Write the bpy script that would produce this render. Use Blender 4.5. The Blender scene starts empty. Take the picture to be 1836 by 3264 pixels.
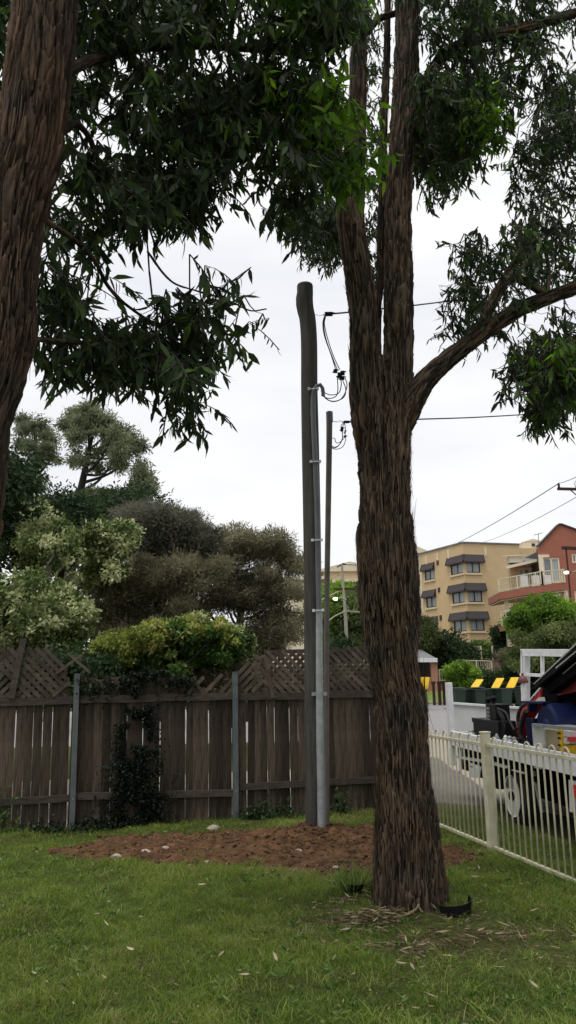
import bpy, math, random
import numpy as np
from mathutils import Vector, Matrix
random.seed(7)
RNG = np.random.default_rng(11)
S = bpy.context.scene
COL = S.collection
# ------------------------------------------------------------------ camera
FPX = 2540.0; PITCH = math.radians(11.85); ROLL = 0.02; CAMH = 1.6
_f = np.array([0, math.cos(PITCH), math.sin(PITCH)]); _u = np.array([0, -math.sin(PITCH), math.cos(PITCH)]); _r = np.array([1., 0, 0])
_R = _r*math.cos(ROLL)-_u*math.sin(ROLL); _U = _u*math.cos(ROLL)+_r*math.sin(ROLL); _C = np.array([0, 0, CAMH])
cd = bpy.data.cameras.new('camera'); cam = bpy.data.objects.new('camera', cd); COL.objects.link(cam)
cd.sensor_fit = 'VERTICAL'; cd.sensor_height = 36.0; cd.sensor_width = 36.0; cd.lens = 36.0*FPX/3264.0
cd.clip_start = 0.05; cd.clip_end = 3000
cam.matrix_world = Matrix(((_R[0], _U[0], -_f[0], 0), (_R[1], _U[1], -_f[1], 0), (_R[2], _U[2], -_f[2], CAMH), (0, 0, 0, 1)))
S.camera = cam
# ------------------------------------------------------------------ world: overcast sky
W = bpy.data.worlds.new('World'); S.world = W; W.use_nodes = True
SUN_EL = math.radians(70); SUN_AZ = math.radians(215)
nt = W.node_tree; nt.nodes.clear()
def wn(t, **k):
    n = nt.nodes.new(t)
    for a, b in k.items(): setattr(n, a, b)
    return n
wo = wn('ShaderNodeOutputWorld'); bg = wn('ShaderNodeBackground'); bg.inputs['Strength'].default_value = 0.1
sky = wn('ShaderNodeTexSky', sky_type='NISHITA', sun_disc=False, sun_elevation=SUN_EL, sun_rotation=SUN_AZ)
tc = wn('ShaderNodeTexCoord'); mp = wn('ShaderNodeMapping'); mp.inputs['Scale'].default_value = (1.3, 1.3, 4.5)
nz = wn('ShaderNodeTexNoise'); nz.inputs['Scale'].default_value = 1.7; nz.inputs['Detail'].default_value = 5; nz.inputs['Roughness'].default_value = .5
rp = wn('ShaderNodeValToRGB'); e = rp.color_ramp.elements
e[0].position = .34; e[0].color = (.80, .82, .875, 1); e[1].position = .66; e[1].color = (1, .995, .985, 1)
mul = wn('ShaderNodeVectorMath', operation='SCALE'); mul.inputs['Scale'].default_value = 7.0
mx = wn('ShaderNodeMix', data_type='RGBA'); mx.inputs[0].default_value = .95
L = nt.links.new
L(tc.outputs['Generated'], mp.inputs[0]); L(mp.outputs[0], nz.inputs[0]); L(nz.outputs[0], rp.inputs[0]); L(rp.outputs[0], mul.inputs[0])
L(sky.outputs[0], mx.inputs[6]); L(mul.outputs[0], mx.inputs[7]); L(mx.outputs[2], bg.inputs[0]); L(bg.outputs[0], wo.inputs[0])
sd = bpy.data.lights.new('sun', 'SUN'); sd.energy = 1.5; sd.angle = math.radians(25); sd.color = (1, .96, .9)
so = bpy.data.objects.new('sun', sd); COL.objects.link(so)
_sv = Vector((math.sin(SUN_AZ)*math.cos(SUN_EL), math.cos(SUN_AZ)*math.cos(SUN_EL), math.sin(SUN_EL)))
so.rotation_euler = _sv.to_track_quat('Z', 'Y').to_euler(); so.location = (0, 0, 40)
vs = S.view_settings; vs.view_transform = 'Standard'; vs.look = 'None'; vs.gamma = 1; vs.exposure = 0.62; vs.use_curve_mapping = False
S.cycles.max_bounces = 8; S.cycles.transparent_max_bounces = 8
# ------------------------------------------------------------------ measuring helpers (photo pixels -> metres)
def ray(px, py): return _f+_R*(px-918)/FPX+_U*(1632-py)/FPX
def at(px, py, Y):
    v = ray(px, py); return _C+v*(Y/v[1])
def dep(p): return float(np.dot(np.asarray(p)-_C, _f))
def G(px, py, z=0):
    v = ray(px, py); return _C+v*((z-CAMH)/v[2])
def onplane(px, py, p, n):
    v = ray(px, py); return _C+v*(np.dot(p-_C, n)/np.dot(v, n))
# ------------------------------------------------------------------ noise
def _h(ix, iy, iz, s):
    n = (ix*374761393+iy*668265263+iz*2147483647+s*974634777) & 0xffffffff
    n = ((n ^ (n >> 13))*1274126177) & 0xffffffff
    n = n ^ (n >> 16)
    return (n & 0xffff)/65535.0
def vn(p, s=0):
    p = np.asarray(p, float); i = np.floor(p).astype(np.int64); f = p-i; f = f*f*(3-2*f)
    x, y, z = i[..., 0], i[..., 1], i[..., 2]; fx, fy, fz = f[..., 0], f[..., 1], f[..., 2]
    def c(a, b, d): return _h(x+a, y+b, z+d, s)
    x0 = (c(0,0,0)*(1-fx)+c(1,0,0)*fx)*(1-fy)+(c(0,1,0)*(1-fx)+c(1,1,0)*fx)*fy
    x1 = (c(0,0,1)*(1-fx)+c(1,0,1)*fx)*(1-fy)+(c(0,1,1)*(1-fx)+c(1,1,1)*fx)*fy
    return x0*(1-fz)+x1*fz
def fbm(p, s=0, o=3):
    p = np.asarray(p, float); a = .5; t = 0; w = 0
    for k in range(o): t = t+a*vn(p*2**k, s+k); w += a; a *= .5
    return t/w
def sstep(a, b, x):
    t = np.clip((np.asarray(x, float)-a)/(b-a), 0, 1); return t*t*(3-2*t)
# ------------------------------------------------------------------ object helpers
def tag(o, label=None, cat=None, group=None, kind=None):
    if label: o['label'] = label
    if cat: o['category'] = cat
    if group: o['group'] = group
    if kind: o['kind'] = kind
    return o
def par(o, root):
    o.parent = root; o.matrix_parent_inverse = Matrix.Translation(-root.location)
    return o
def thing(name, label, cat, loc=(0, 0, 0), group=None):
    o = bpy.data.objects.new(name, None); COL.objects.link(o); o.location = Vector([float(c) for c in loc]); o.empty_display_size = .2
    return tag(o, label, cat, group)
def mesh_np(name, V, F4=None, F3=None, tint=None, smooth=True):
    me = bpy.data.meshes.new(name); V = np.asarray(V, np.float32).reshape(-1, 3)
    F4 = np.zeros((0, 4), np.int32) if F4 is None else np.asarray(F4, np.int32).reshape(-1, 4)
    F3 = np.zeros((0, 3), np.int32) if F3 is None else np.asarray(F3, np.int32).reshape(-1, 3)
    me.vertices.add(len(V)); me.vertices.foreach_set('co', V.ravel())
    nl = F4.size+F3.size; me.loops.add(nl); me.loops.foreach_set('vertex_index', np.concatenate([F4.ravel(), F3.ravel()]))
    npoly = len(F4)+len(F3); me.polygons.add(npoly)
    st = np.concatenate([np.arange(len(F4))*4, len(F4)*4+np.arange(len(F3))*3]).astype(np.int32)
    me.polygons.foreach_set('loop_start', st)
    me.polygons.foreach_set('use_smooth', np.full(npoly, smooth))
    me.update(calc_edges=True)
    if tint is not None:
        a = me.attributes.new('tint', 'FLOAT', 'POINT'); a.data.foreach_set('value', np.asarray(tint, np.float32))
    return me
def link(name, me, mat, root=None):
    o = bpy.data.objects.new(name, me); COL.objects.link(o)
    if mat and not me.materials: me.materials.append(mat)
    if root is not None: par(o, root)
    return o
class MB:
    """collects boxes, prisms and tubes of ONE object"""
    def __init__(s): s.v = []; s.f = []; s.n = 0
    def add(s, V, F):
        s.v += [tuple(map(float, p)) for p in V]; s.f += [tuple(i+s.n for i in f) for f in F]; s.n += len(V); return s
    def box(s, c, sz, ax=(1, 0), bev=0):
        """centre, size, ax = horizontal direction of local x"""
        a = np.array([ax[0], ax[1], 0.]); a /= np.linalg.norm(a); b = np.array([-a[1], a[0], 0]); z = np.array([0, 0, 1.])
        c = np.asarray(c, float); V = []
        for i in (-1, 1):
            for j in (-1, 1):
                for k in (-1, 1): V.append(c+a*i*sz[0]/2+b*j*sz[1]/2+z*k*sz[2]/2)
        F = [(0,1,3,2), (4,6,7,5), (0,4,5,1), (2,3,7,6), (0,2,6,4), (1,5,7,3)]
        return s.add(V, F)
    def prism(s, poly, off):
        """poly: 3-D outline, off: extrusion vector"""
        n = len(poly); P = [np.asarray(p, float) for p in poly]; V = P+[p+np.asarray(off, float) for p in P]
        F = [tuple(range(n))[::-1], tuple(range(n, 2*n))]+[(i, (i+1) % n, n+(i+1) % n, n+i) for i in range(n)]
        return s.add(V, F)
    def bar(s, a, b, w, h=None, up=(0, 0, 1)):
        a = np.asarray(a, float); b = np.asarray(b, float); h = h or w
        d = b-a; L_ = np.linalg.norm(d); d /= L_; x = np.cross(d, up)
        if np.linalg.norm(x) < 1e-4: x = np.array([1., 0, 0])
        x /= np.linalg.norm(x); y = np.cross(x, d)
        q = [a+x*i*w/2+y*j*h/2 for i, j in ((-1,-1), (1,-1), (1,1), (-1,1))]
        return s.prism(q, d*L_)
    def tube(s, pts, r, n=8, cap=True):
        V, F = tube_geo(pts, r, n, cap); return s.add(V, F)
    def lathe(s, c, prof, n=20, axis=(0, 0, 1)):
        ax = np.asarray(axis, float); ax /= np.linalg.norm(ax)
        x = np.cross(ax, (0, 0, 1)) if abs(ax[2]) < .9 else np.array([1., 0, 0]); x /= np.linalg.norm(x); y = np.cross(ax, x)
        V = []; F = []; c = np.asarray(c, float)
        for (r, h) in prof:
            for k in range(n):
                t = 2*math.pi*k/n; V.append(c+ax*h+(x*math.cos(t)+y*math.sin(t))*r)
        m = len(prof)
        for i in range(m-1):
            for k in range(n): F.append((i*n+k, i*n+(k+1) % n, (i+1)*n+(k+1) % n, (i+1)*n+k))
        F.append(tuple(range(n))[::-1]); F.append(tuple((m-1)*n+k for k in range(n)))
        return s.add(V, F)
    def build(s, name, mat, root=None, smooth=False, bevel=0):
        me = bpy.data.meshes.new(name); me.from_pydata(s.v, [], s.f); me.validate(); me.update()
        o = link(name, me, mat, root)
        if smooth:
            me.polygons.foreach_set('use_smooth', [True]*len(me.polygons)); me.update()
            try: me.set_sharp_from_angle(angle=math.radians(40))
            except Exception: pass
        if bevel:
            m = o.modifiers.new('bevel', 'BEVEL'); m.width = bevel; m.segments = 2; m.limit_method = 'ANGLE'
        return o
def frames(P):
    P = np.asarray(P, float); T = np.gradient(P, axis=0); T /= np.linalg.norm(T, axis=1)[:, None]+1e-12
    ref = np.array([0, 1., 0]) if abs(T[0][1]) < .9 else np.array([1., 0, 0])
    X = np.zeros_like(P); x = np.cross(ref, T[0]); x /= np.linalg.norm(x); X[0] = x
    for i in range(1, len(P)):
        x = X[i-1]-T[i]*np.dot(X[i-1], T[i]); X[i] = x/(np.linalg.norm(x)+1e-12)
    return T, X, np.cross(T, X)
def tube_geo(pts, r, n=8, cap=True):
    P = np.asarray(pts, float); m = len(P); r = np.full(m, r) if np.isscalar(r) else np.asarray(r, float)
    T, X, Y = frames(P); th = np.arange(n)*2*math.pi/n
    V = P[:, None, :]+(X[:, None, :]*np.cos(th)[None, :, None]+Y[:, None, :]*np.sin(th)[None, :, None])*r[:, None, None]
    F = [(i*n+k, i*n+(k+1) % n, (i+1)*n+(k+1) % n, (i+1)*n+k) for i in range(m-1) for k in range(n)]
    if cap: F += [tuple(range(n))[::-1], tuple((m-1)*n+k for k in range(n))]
    return V.reshape(-1, 3), F
def spline(P, m):
    """Catmull-Rom through rows of P (any dimension), m samples"""
    P = np.asarray(P, float); d = np.linalg.norm(np.diff(P[:, :3], axis=0), axis=1); t = np.concatenate([[0], np.cumsum(d)])
    q = np.vstack([2*P[0]-P[1], P, 2*P[-1]-P[-2]]); tt = np.concatenate([[-d[0]], t, [t[-1]+d[-1]]])
    s = np.linspace(0, t[-1], m); k = np.clip(np.searchsorted(t, s, side='right')-1, 0, len(P)-2)
    out = []
    for sv, ki in zip(s, k):
        h = t[ki+1]-t[ki]; u = (sv-t[ki])/h; p0, p1, p2, p3 = q[ki], q[ki+1], q[ki+2], q[ki+3]
        m1 = (p2-p0)/(tt[ki+2]-tt[ki])*h; m2 = (p3-p1)/(tt[ki+3]-tt[ki+1])*h
        out.append((2*u**3-3*u**2+1)*p1+(u**3-2*u**2+u)*m1+(-2*u**3+3*u**2)*p2+(u**3-u**2)*m2)
    return np.array(out)
# ------------------------------------------------------------------ materials
def mat(name, build):
    m = bpy.data.materials.new(name); m.use_nodes = True; t = m.node_tree; b = t.nodes['Principled BSDF']
    build(t, b); return m
def N(t, ty, **k):
    n = t.nodes.new(ty)
    for a, v in k.items(): setattr(n, a, v)
    return n
def ramp(t, stops, fac):
    r = N(t, 'ShaderNodeValToRGB'); el = r.color_ramp.elements
    while len(el) < len(stops): el.new(.5)
    for q, (p, c) in zip(el, stops): q.position = p; q.color = (*c, 1)
    t.links.new(fac, r.inputs[0]); return r
def noise(t, scale, detail=4, rough=.6, vec=None, stretch=None, coord='Object'):
    tcn = N(t, 'ShaderNodeTexCoord'); n = N(t, 'ShaderNodeTexNoise'); n.inputs['Scale'].default_value = scale
    n.inputs['Detail'].default_value = detail; n.inputs['Roughness'].default_value = rough
    if stretch:
        m = N(t, 'ShaderNodeMapping'); m.inputs['Scale'].default_value = stretch
        t.links.new(tcn.outputs[coord], m.inputs[0]); t.links.new(m.outputs[0], n.inputs[0])
    else: t.links.new(tcn.outputs[coord], n.inputs[0])
    return n
def bump(t, b, h, dist, strength=1):
    k = N(t, 'ShaderNodeBump'); k.inputs['Distance'].default_value = dist; k.inputs['Strength'].default_value = strength
    t.links.new(h, k.inputs['Height']); t.links.new(k.outputs[0], b.inputs['Normal'])
def two(name, c1, c2, scale=6, rough=.8, bd=.004, stretch=None, metal=0, spec=.3, rnd=0, detail=5, lo=.3, hi=.7):
    def f(t, b):
        n = noise(t, scale, detail, .65, stretch=stretch)
        r = ramp(t, [(lo, c1), (hi, c2)], n.outputs[0]); out = r.outputs[0]
        if rnd:
            oi = N(t, 'ShaderNodeObjectInfo'); hs = N(t, 'ShaderNodeHueSaturation')
            mr = N(t, 'ShaderNodeMapRange'); mr.inputs['To Min'].default_value = 1-rnd; mr.inputs['To Max'].default_value = 1+rnd
            t.links.new(oi.outputs['Random'], mr.inputs['Value']); t.links.new(mr.outputs[0], hs.inputs['Value']); t.links.new(out, hs.inputs['Color']); out = hs.outputs[0]
        t.links.new(out, b.inputs['Base Color']); b.inputs['Roughness'].default_value = rough; b.inputs['Metallic'].default_value = metal
        b.inputs['Specular IOR Level'].default_value = spec
        if bd: bump(t, b, n.outputs[0], bd)
    return mat(name, f)
def leafmat(name, stops, transl=.3, rough=.6, spec=.2):
    def f(t, b):
        a = N(t, 'ShaderNodeAttribute', attribute_name='tint'); r = ramp(t, stops, a.outputs['Fac'])
        t.links.new(r.outputs[0], b.inputs['Base Color']); b.inputs['Roughness'].default_value = rough; b.inputs['Specular IOR Level'].default_value = spec
        tr = N(t, 'ShaderNodeBsdfTranslucent'); hs = N(t, 'ShaderNodeHueSaturation'); hs.inputs['Value'].default_value = 1.5; hs.inputs['Saturation'].default_value = 1.15
        t.links.new(r.outputs[0], hs.inputs['Color']); t.links.new(hs.outputs[0], tr.inputs[0])
        ms = N(t, 'ShaderNodeMixShader'); ms.inputs[0].default_value = transl
        t.links.new(b.outputs[0], ms.inputs[1]); t.links.new(tr.outputs[0], ms.inputs[2]); t.links.new(ms.outputs[0], t.nodes['Material Output'].inputs[0])
    return mat(name, f)
def barkmat(name, c0, c1, c2):
    def f(t, b):
        a = N(t, 'ShaderNodeAttribute', attribute_name='tint')
        n = noise(t, 46, 7, .75, stretch=(1, 1, .09))
        m = N(t, 'ShaderNodeMath', operation='MULTIPLY_ADD'); m.inputs[1].default_value = .55
        t.links.new(n.outputs[0], m.inputs[0]); mm = N(t, 'ShaderNodeMath', operation='MULTIPLY'); mm.inputs[1].default_value = .6
        t.links.new(a.outputs['Fac'], mm.inputs[0]); t.links.new(mm.outputs[0], m.inputs[2])
        r = ramp(t, [(.2, c0), (.52, c1), (.85, c2)], m.outputs[0])
        big = noise(t, 3.2, 4, .65); mixc = N(t, 'ShaderNodeMix', data_type='RGBA', blend_type='MULTIPLY'); mixc.inputs[0].default_value = .8
        rb = ramp(t, [(.32, (.72, .78, .86)), (.68, (1.5, 1.2, .88))], big.outputs[0])
        t.links.new(r.outputs[0], mixc.inputs[6]); t.links.new(rb.outputs[0], mixc.inputs[7])
        t.links.new(mixc.outputs[2], b.inputs['Base Color']); b.inputs['Roughness'].default_value = .92; b.inputs['Specular IOR Level'].default_value = .15
        bump(t, b, n.outputs[0], .02)
    return mat(name, f)
def plain(name, c, rough=.5, metal=0, spec=.4, emit=0):
    def f(t, b):
        n = noise(t, 9, 4, .6); k = 0.12
        r = ramp(t, [(.3, tuple(x*(1-k) for x in c)), (.7, tuple(min(1, x*(1+k)) for x in c))], n.outputs[0])
        t.links.new(r.outputs[0], b.inputs['Base Color'])
        b.inputs['Roughness'].default_value = rough; b.inputs['Metallic'].default_value = metal; b.inputs['Specular IOR Level'].default_value = spec
        if emit: b.inputs['Emission Color'].default_value = (*c, 1); b.inputs['Emission Strength'].default_value = emit
    return mat(name, f)
M = {}
M['bark'] = barkmat('main_bark', (.006, .005, .005), (.036, .029, .024), (.175, .137, .104))
M['bark2'] = barkmat('warm_bark', (.010, .008, .007), (.040, .030, .024), (.13, .092, .068))
M['twig'] = plain('twig_bark', (.035, .028, .024), .9)
M['gumleaf'] = leafmat('gum_leaf', [(0, (.016, .026, .014)), (.5, (.036, .062, .024)), (.85, (.08, .14, .03)), (1, (.14, .22, .04))], .3)
M['gumbright'] = leafmat('gum_leaf_lit', [(0, (.04, .08, .018)), (.6, (.10, .19, .03)), (1, (.20, .30, .05))], .6)  # brighter greens: light coming through the leaves is put into their colour
M['eucfar'] = leafmat('far_gum_leaf', [(0, (.085, .10, .06)), (.6, (.18, .205, .12)), (1, (.30, .32, .20))], .4)
M['teatree'] = leafmat('tea_tree_leaf', [(0, (.055, .05, .032)), (.5, (.16, .148, .092)), (1, (.29, .27, .18))], .45)
M['teadark'] = leafmat('tea_tree_dark_leaf', [(0, (.045, .045, .036)), (.6, (.13, .128, .095)), (1, (.21, .205, .155))], .4)
M['varieg'] = leafmat('variegated_leaf', [(0, (.03, .05, .015)), (.38, (.09, .13, .04)), (.6, (.32, .35, .17)), (1, (.62, .62, .40))], .35)
M['yellowb'] = leafmat('yellow_leaf', [(0, (.07, .10, .02)), (.45, (.17, .21, .05)), (.75, (.34, .33, .10)), (1, (.52, .46, .22))], .4)
M['greenb'] = leafmat('green_leaf', [(0, (.02, .045, .012)), (.55, (.07, .135, .03)), (.85, (.20, .27, .08)), (1, (.36, .38, .16))], .35)
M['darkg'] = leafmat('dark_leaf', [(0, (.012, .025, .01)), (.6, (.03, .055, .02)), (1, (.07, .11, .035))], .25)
M['ivy'] = leafmat('ivy_leaf', [(0, (.005, .009, .005)), (.75, (.012, .022, .010)), (1, (.035, .07, .03))], .1)
M['limeg'] = leafmat('lime_leaf', [(0, (.06, .11, .02)), (.6, (.14, .24, .035)), (1, (.26, .38, .07))], .4)
M['olive'] = leafmat('olive_leaf', [(0, (.04, .055, .02)), (.6, (.10, .13, .045)), (1, (.2, .22, .09))], .35)
M['grass'] = leafmat('grass_blade', [(0, (.05, .075, .018)), (.33, (.125, .185, .036)), (.62, (.21, .285, .055)), (.85, (.20, .21, .07)), (1, (.36, .29, .16))], .35, .6, .25)
def _ground(t, b):
    n = noise(t, .9, 6, .65, coord='Object'); n2 = noise(t, 30, 6, .7)
    r = ramp(t, [(.3, (.07, .055, .028)), (.5, (.07, .085, .024)), (.7, (.065, .10, .022))], n.outputs[0])
    r2 = ramp(t, [(.3, (.5, .5, .5)), (.7, (1.3, 1.3, 1.2))], n2.outputs[0])
    m = N(t, 'ShaderNodeMix', data_type='RGBA', blend_type='MULTIPLY'); m.inputs[0].default_value = 1
    t.links.new(r.outputs[0], m.inputs[6]); t.links.new(r2.outputs[0], m.inputs[7]); t.links.new(m.outputs[2], b.inputs['Base Color'])
    b.inputs['Roughness'].default_value = .95; b.inputs['Specular IOR Level'].default_value = .1; bump(t, b, n2.outputs[0], .02)
M['ground'] = mat('lawn_soil', _ground)
M['soil'] = two('red_soil', (.026, .015, .009), (.155, .082, .043), 9, .97, .02, spec=.1, detail=8)
M['clod'] = two('soil_clod', (.026, .015, .009), (.175, .093, .050), 30, .97, .004, spec=.1, rnd=.2)
M['asphalt'] = two('asphalt', (.20, .19, .19), (.28, .265, .26), 3, .9, .003)
M['asphalt_d'] = two('dark_asphalt', (.09, .078, .075), (.15, .13, .12), 5, .95, .004)
M['concrete'] = two('pale_concrete', (.25, .225, .19), (.36, .33, .28), 2.5, .85, .002)
M['verge'] = two('dry_verge', (.24, .21, .17), (.34, .30, .24), 4, .95, .01)
M['farlawn'] = two('far_lawn', (.10, .14, .03), (.18, .22, .06), 2, .95, .01)
M['paling'] = two('weathered_paling', (.022, .017, .013), (.098, .075, .056), 7, .9, .004, stretch=(6, 6, .5), rnd=.52, spec=.15)
M['rail'] = two('weathered_rail', (.035, .029, .024), (.085, .069, .056), 6, .9, .004, stretch=(.6, 6, 6), rnd=.15, spec=.15)
M['lattice'] = two('weathered_lattice', (.045, .035, .028), (.125, .098, .078), 8, .9, .002, rnd=.3, spec=.15)
M['steelpost'] = two('painted_steel_post', (.07, .08, .085), (.11, .125, .125), 8, .6, .001, spec=.3)
M['cream'] = two('cream_enamel', (.44, .40, .27), (.66, .64, .47), 7, .42, 0, spec=.4)
M['polewood'] = two('treated_pole_wood', (.034, .033, .030), (.085, .079, .069), 6, .9, .006, stretch=(5, 5, .35), spec=.15)
M['galv'] = two('galvanised_conduit', (.22, .24, .24), (.34, .37, .37), 14, .5, .0005, metal=.35)
M['pvc'] = two('grey_conduit', (.08, .085, .095), (.12, .13, .14), 6, .45, 0)
M['metalw'] = plain('bright_clamp', (.6, .62, .62), .35, .5)
M['black'] = plain('black_plastic', (.008, .008, .009), .5, spec=.12)
M['rubber'] = plain('black_rubber', (.018, .018, .018), .75)
M['wire'] = plain('cable', (.02, .02, .022), .6)
M['white'] = plain('white_paint', (.72, .73, .74), .4)
M['whited'] = two('dusty_white_paint', (.52, .53, .53), (.66, .67, .67), 3, .5, 0)
M['red'] = plain('red_paint', (.55, .025, .03), .35)
M['redd'] = plain('dark_red_paint', (.16, .012, .014), .4)
M['blue'] = plain('blue_paint', (.006, .013, .06), .5, spec=.2)
M['silver'] = two('aluminium', (.5, .5, .48), (.62, .62, .60), 4, .4, 0, metal=.4)
M['yellow'] = plain('yellow_plastic', (.75, .48, .02), .45)
M['bing'] = plain('dark_green_plastic', (.02, .035, .03), .5)
M['grey'] = plain('grey_plastic', (.2, .2, .2), .5)
M['rim'] = plain('white_wheel_rim', (.62, .62, .6), .45, .1)
M['chassis'] = plain('chassis_black', (.006, .006, .006), .9, spec=.05)
M['beige'] = two('beige_render', (.54, .39, .22), (.60, .44, .255), 1.2, .9, 0)
M['beige2'] = two('pale_beige_render', (.60, .48, .33), (.68, .55, .38), .8, .9, 0)
M['creamw'] = two('cream_render', (.62, .54, .40), (.70, .62, .47), 1, .9, 0)
M['redw'] = two('terracotta_render', (.28, .105, .070), (.33, .125, .085), 1.5, .9, 0)
M['brick'] = two('pink_brick', (.34, .17, .11), (.48, .26, .17), 9, .9, .002)
M['stonew'] = two('retaining_stone', (.22, .15, .12), (.36, .26, .2), 3, .9, .01)
M['awn'] = plain('dark_awning_cloth', (.05, .042, .044), .8)
M['frame'] = plain('dark_bronze_frame', (.03, .02, .018), .5)
M['glass'] = two('window_glass', (.10, .115, .125), (.22, .245, .255), .6, .15, 0, spec=.8)
M['curtain'] = two('curtain_behind_glass', (.24, .26, .27), (.40, .42, .42), .8, .3, 0, stretch=(8, 8, .3))
M['tile'] = two('grey_roof_tile', (.13, .13, .14), (.22, .22, .23), 5, .8, .01)
M['brownp'] = plain('dark_brown_timber', (.035, .015, .012), .8)
M['farpole'] = two('pale_pole', (.22, .22, .17), (.32, .32, .25), 1, .85, 0)
M['lamp'] = plain('lit_street_lamp', (1, .95, .7), .4, emit=2.5)
M['stone'] = two('pale_stone', (.24, .19, .15), (.50, .44, .37), 20, .9, .004, rnd=.2)
M['deadleaf'] = two('dead_leaf', (.22, .16, .10), (.46, .38, .26), 30, .8, 0, rnd=.3)
M['litter'] = two('bark_litter', (.12, .075, .045), (.42, .30, .19), 14, .9, 0)
M['stick'] = two('stick_bark', (.14, .11, .06), (.26, .21, .12), 20, .9, .002)

# ------------------------------------------------------------------ terrain
FA, FB = G(1395, 2637), G(1836, 2825); FT = (FB-FA)/np.linalg.norm(FB-FA); FN = np.array([-FT[1], FT[0], 0])   # iron fence line, FN points to the street
if FN[0] < 0: FN = -FN
WA, WB = G(10, 2655), G(1190, 2585); WT = (WB-WA)/np.linalg.norm(WB-WA); WN = np.array([-WT[1], WT[0], 0])        # paling fence line, WN away from camera
STREET = -0.13
PX0 = G(985, 2690)
def soil_mask(x, y):
    """1 inside the dug soil"""
    x = np.asarray(x, float); y = np.asarray(y, float); q = np.stack([x*2.2, y*2.2, x*0], -1); w = (fbm(q, 5, 3)-.5)*.8+(fbm(q*4.5, 6, 3)-.5)*.55
    poly = [G(a, b) for a, b in ((170, 2722), (330, 2672), (620, 2664), (800, 2650), (900, 2650), (1200, 2640), (1400, 2690), (1560, 2745), (1440, 2765), (1200, 2800), (1020, 2795), (830, 2765), (620, 2758), (330, 2752))]
    px = [p[0] for p in poly]; py = [p[1] for p in poly]; n = len(poly)
    d = np.full(x.shape, 1e9); ins = np.zeros(x.shape, bool)
    for i in range(n):
        ax, ay, bx, by = px[i], py[i], px[(i+1) % n], py[(i+1) % n]
        t = np.clip(((x-ax)*(bx-ax)+(y-ay)*(by-ay))/((bx-ax)**2+(by-ay)**2), 0, 1)
        d = np.minimum(d, np.hypot(x-ax-t*(bx-ax), y-ay-t*(by-ay)))
        c = ((ay > y) != (by > y)) & (x < (bx-ax)*(y-ay)/(by-ay+1e-12)+ax); ins ^= c
    sd_ = np.where(ins, d, -d)
    return sstep(-.12, .14, sd_+w*.5)
def gh(x, y):
    x = np.asarray(x, float); y = np.asarray(y, float)
    side = (x-FA[0])*FN[0]+(y-FA[1])*FN[1]; back = (x-WA[0])*WN[0]+(y-WA[1])*WN[1]
    out = np.maximum(sstep(.15, .8, side), sstep(.1, .7, back))
    bumps = (fbm(np.stack([x*1.3, y*1.3, x*0], -1), 1, 3)-.5)*.06+(fbm(np.stack([x*6, y*6, x*0], -1), 2, 2)-.5)*.018
    d = np.hypot(x-.25, y-8.62); mound = .11*np.exp(-(d/.42)**2)
    tr = .04*np.exp(-(np.hypot(x-.83, y-6.2)/.55)**2)
    m = soil_mask(x, y) if x.size < 2e6 else 0
    rough = m*((fbm(np.stack([x*9, y*9, x*0], -1), 8, 4)-.42)*.10)
    z = (bumps+mound+tr+rough)*(1-out)+STREET*out
    return z+4.6*sstep(60, 78, y)
def axis_pts(lo, hi, flo, fhi, fine):
    a = list(np.arange(flo, fhi+1e-6, fine)); s = fine; p = a[-1]
    while p < hi: s *= 1.28; p += s; a.append(min(p, hi))
    s = fine; p = a[0]; b = []
    while p > lo: s *= 1.28; p -= s; b.append(max(p, lo))
    return np.array(b[::-1]+a)
xs = axis_pts(-900, 900, -3.8, 3.6, .035); ys = axis_pts(-300, 1600, 3.8, 10.6, .035)
XX, YY = np.meshgrid(xs, ys); ZZ = gh(XX, YY)
nx, ny = len(xs), len(ys); idx = np.arange(nx*ny).reshape(ny, nx)
Fq = np.stack([idx[:-1, :-1], idx[:-1, 1:], idx[1:, 1:], idx[1:, :-1]], -1).reshape(-1, 4)
cx = XX[:-1, :-1].ravel(); cy = YY[:-1, :-1].ravel()
me = mesh_np('ground', np.stack([XX, YY, ZZ], -1), Fq)
ground = link('ground', me, M['ground']); tag(ground, kind='structure')
# soil sheet, lying on the lawn
def sheet(name, x0, x1, y0, y1, st, mask, lift, m, kind='structure'):
    X, Y = np.meshgrid(np.arange(x0, x1, st), np.arange(y0, y1, st)); mk = mask(X, Y)
    Z = gh(X, Y)+lift*1.0-.05*(1-sstep(.35, .6, mk)); ny_, nx_ = X.shape; ix = np.arange(nx_*ny_).reshape(ny_, nx_)
    q = np.stack([ix[:-1, :-1], ix[:-1, 1:], ix[1:, 1:], ix[1:, :-1]], -1).reshape(-1, 4)
    keep = (mk.ravel()[q].max(1) > .2); o = link(name, mesh_np(name, np.stack([X, Y, Z], -1), q[keep]), m); tag(o, kind=kind); return o
soil = sheet('soil_patch', -3.2, 2.6, 6.2, 10.2, .025, soil_mask, .012, M['soil'])
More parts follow.
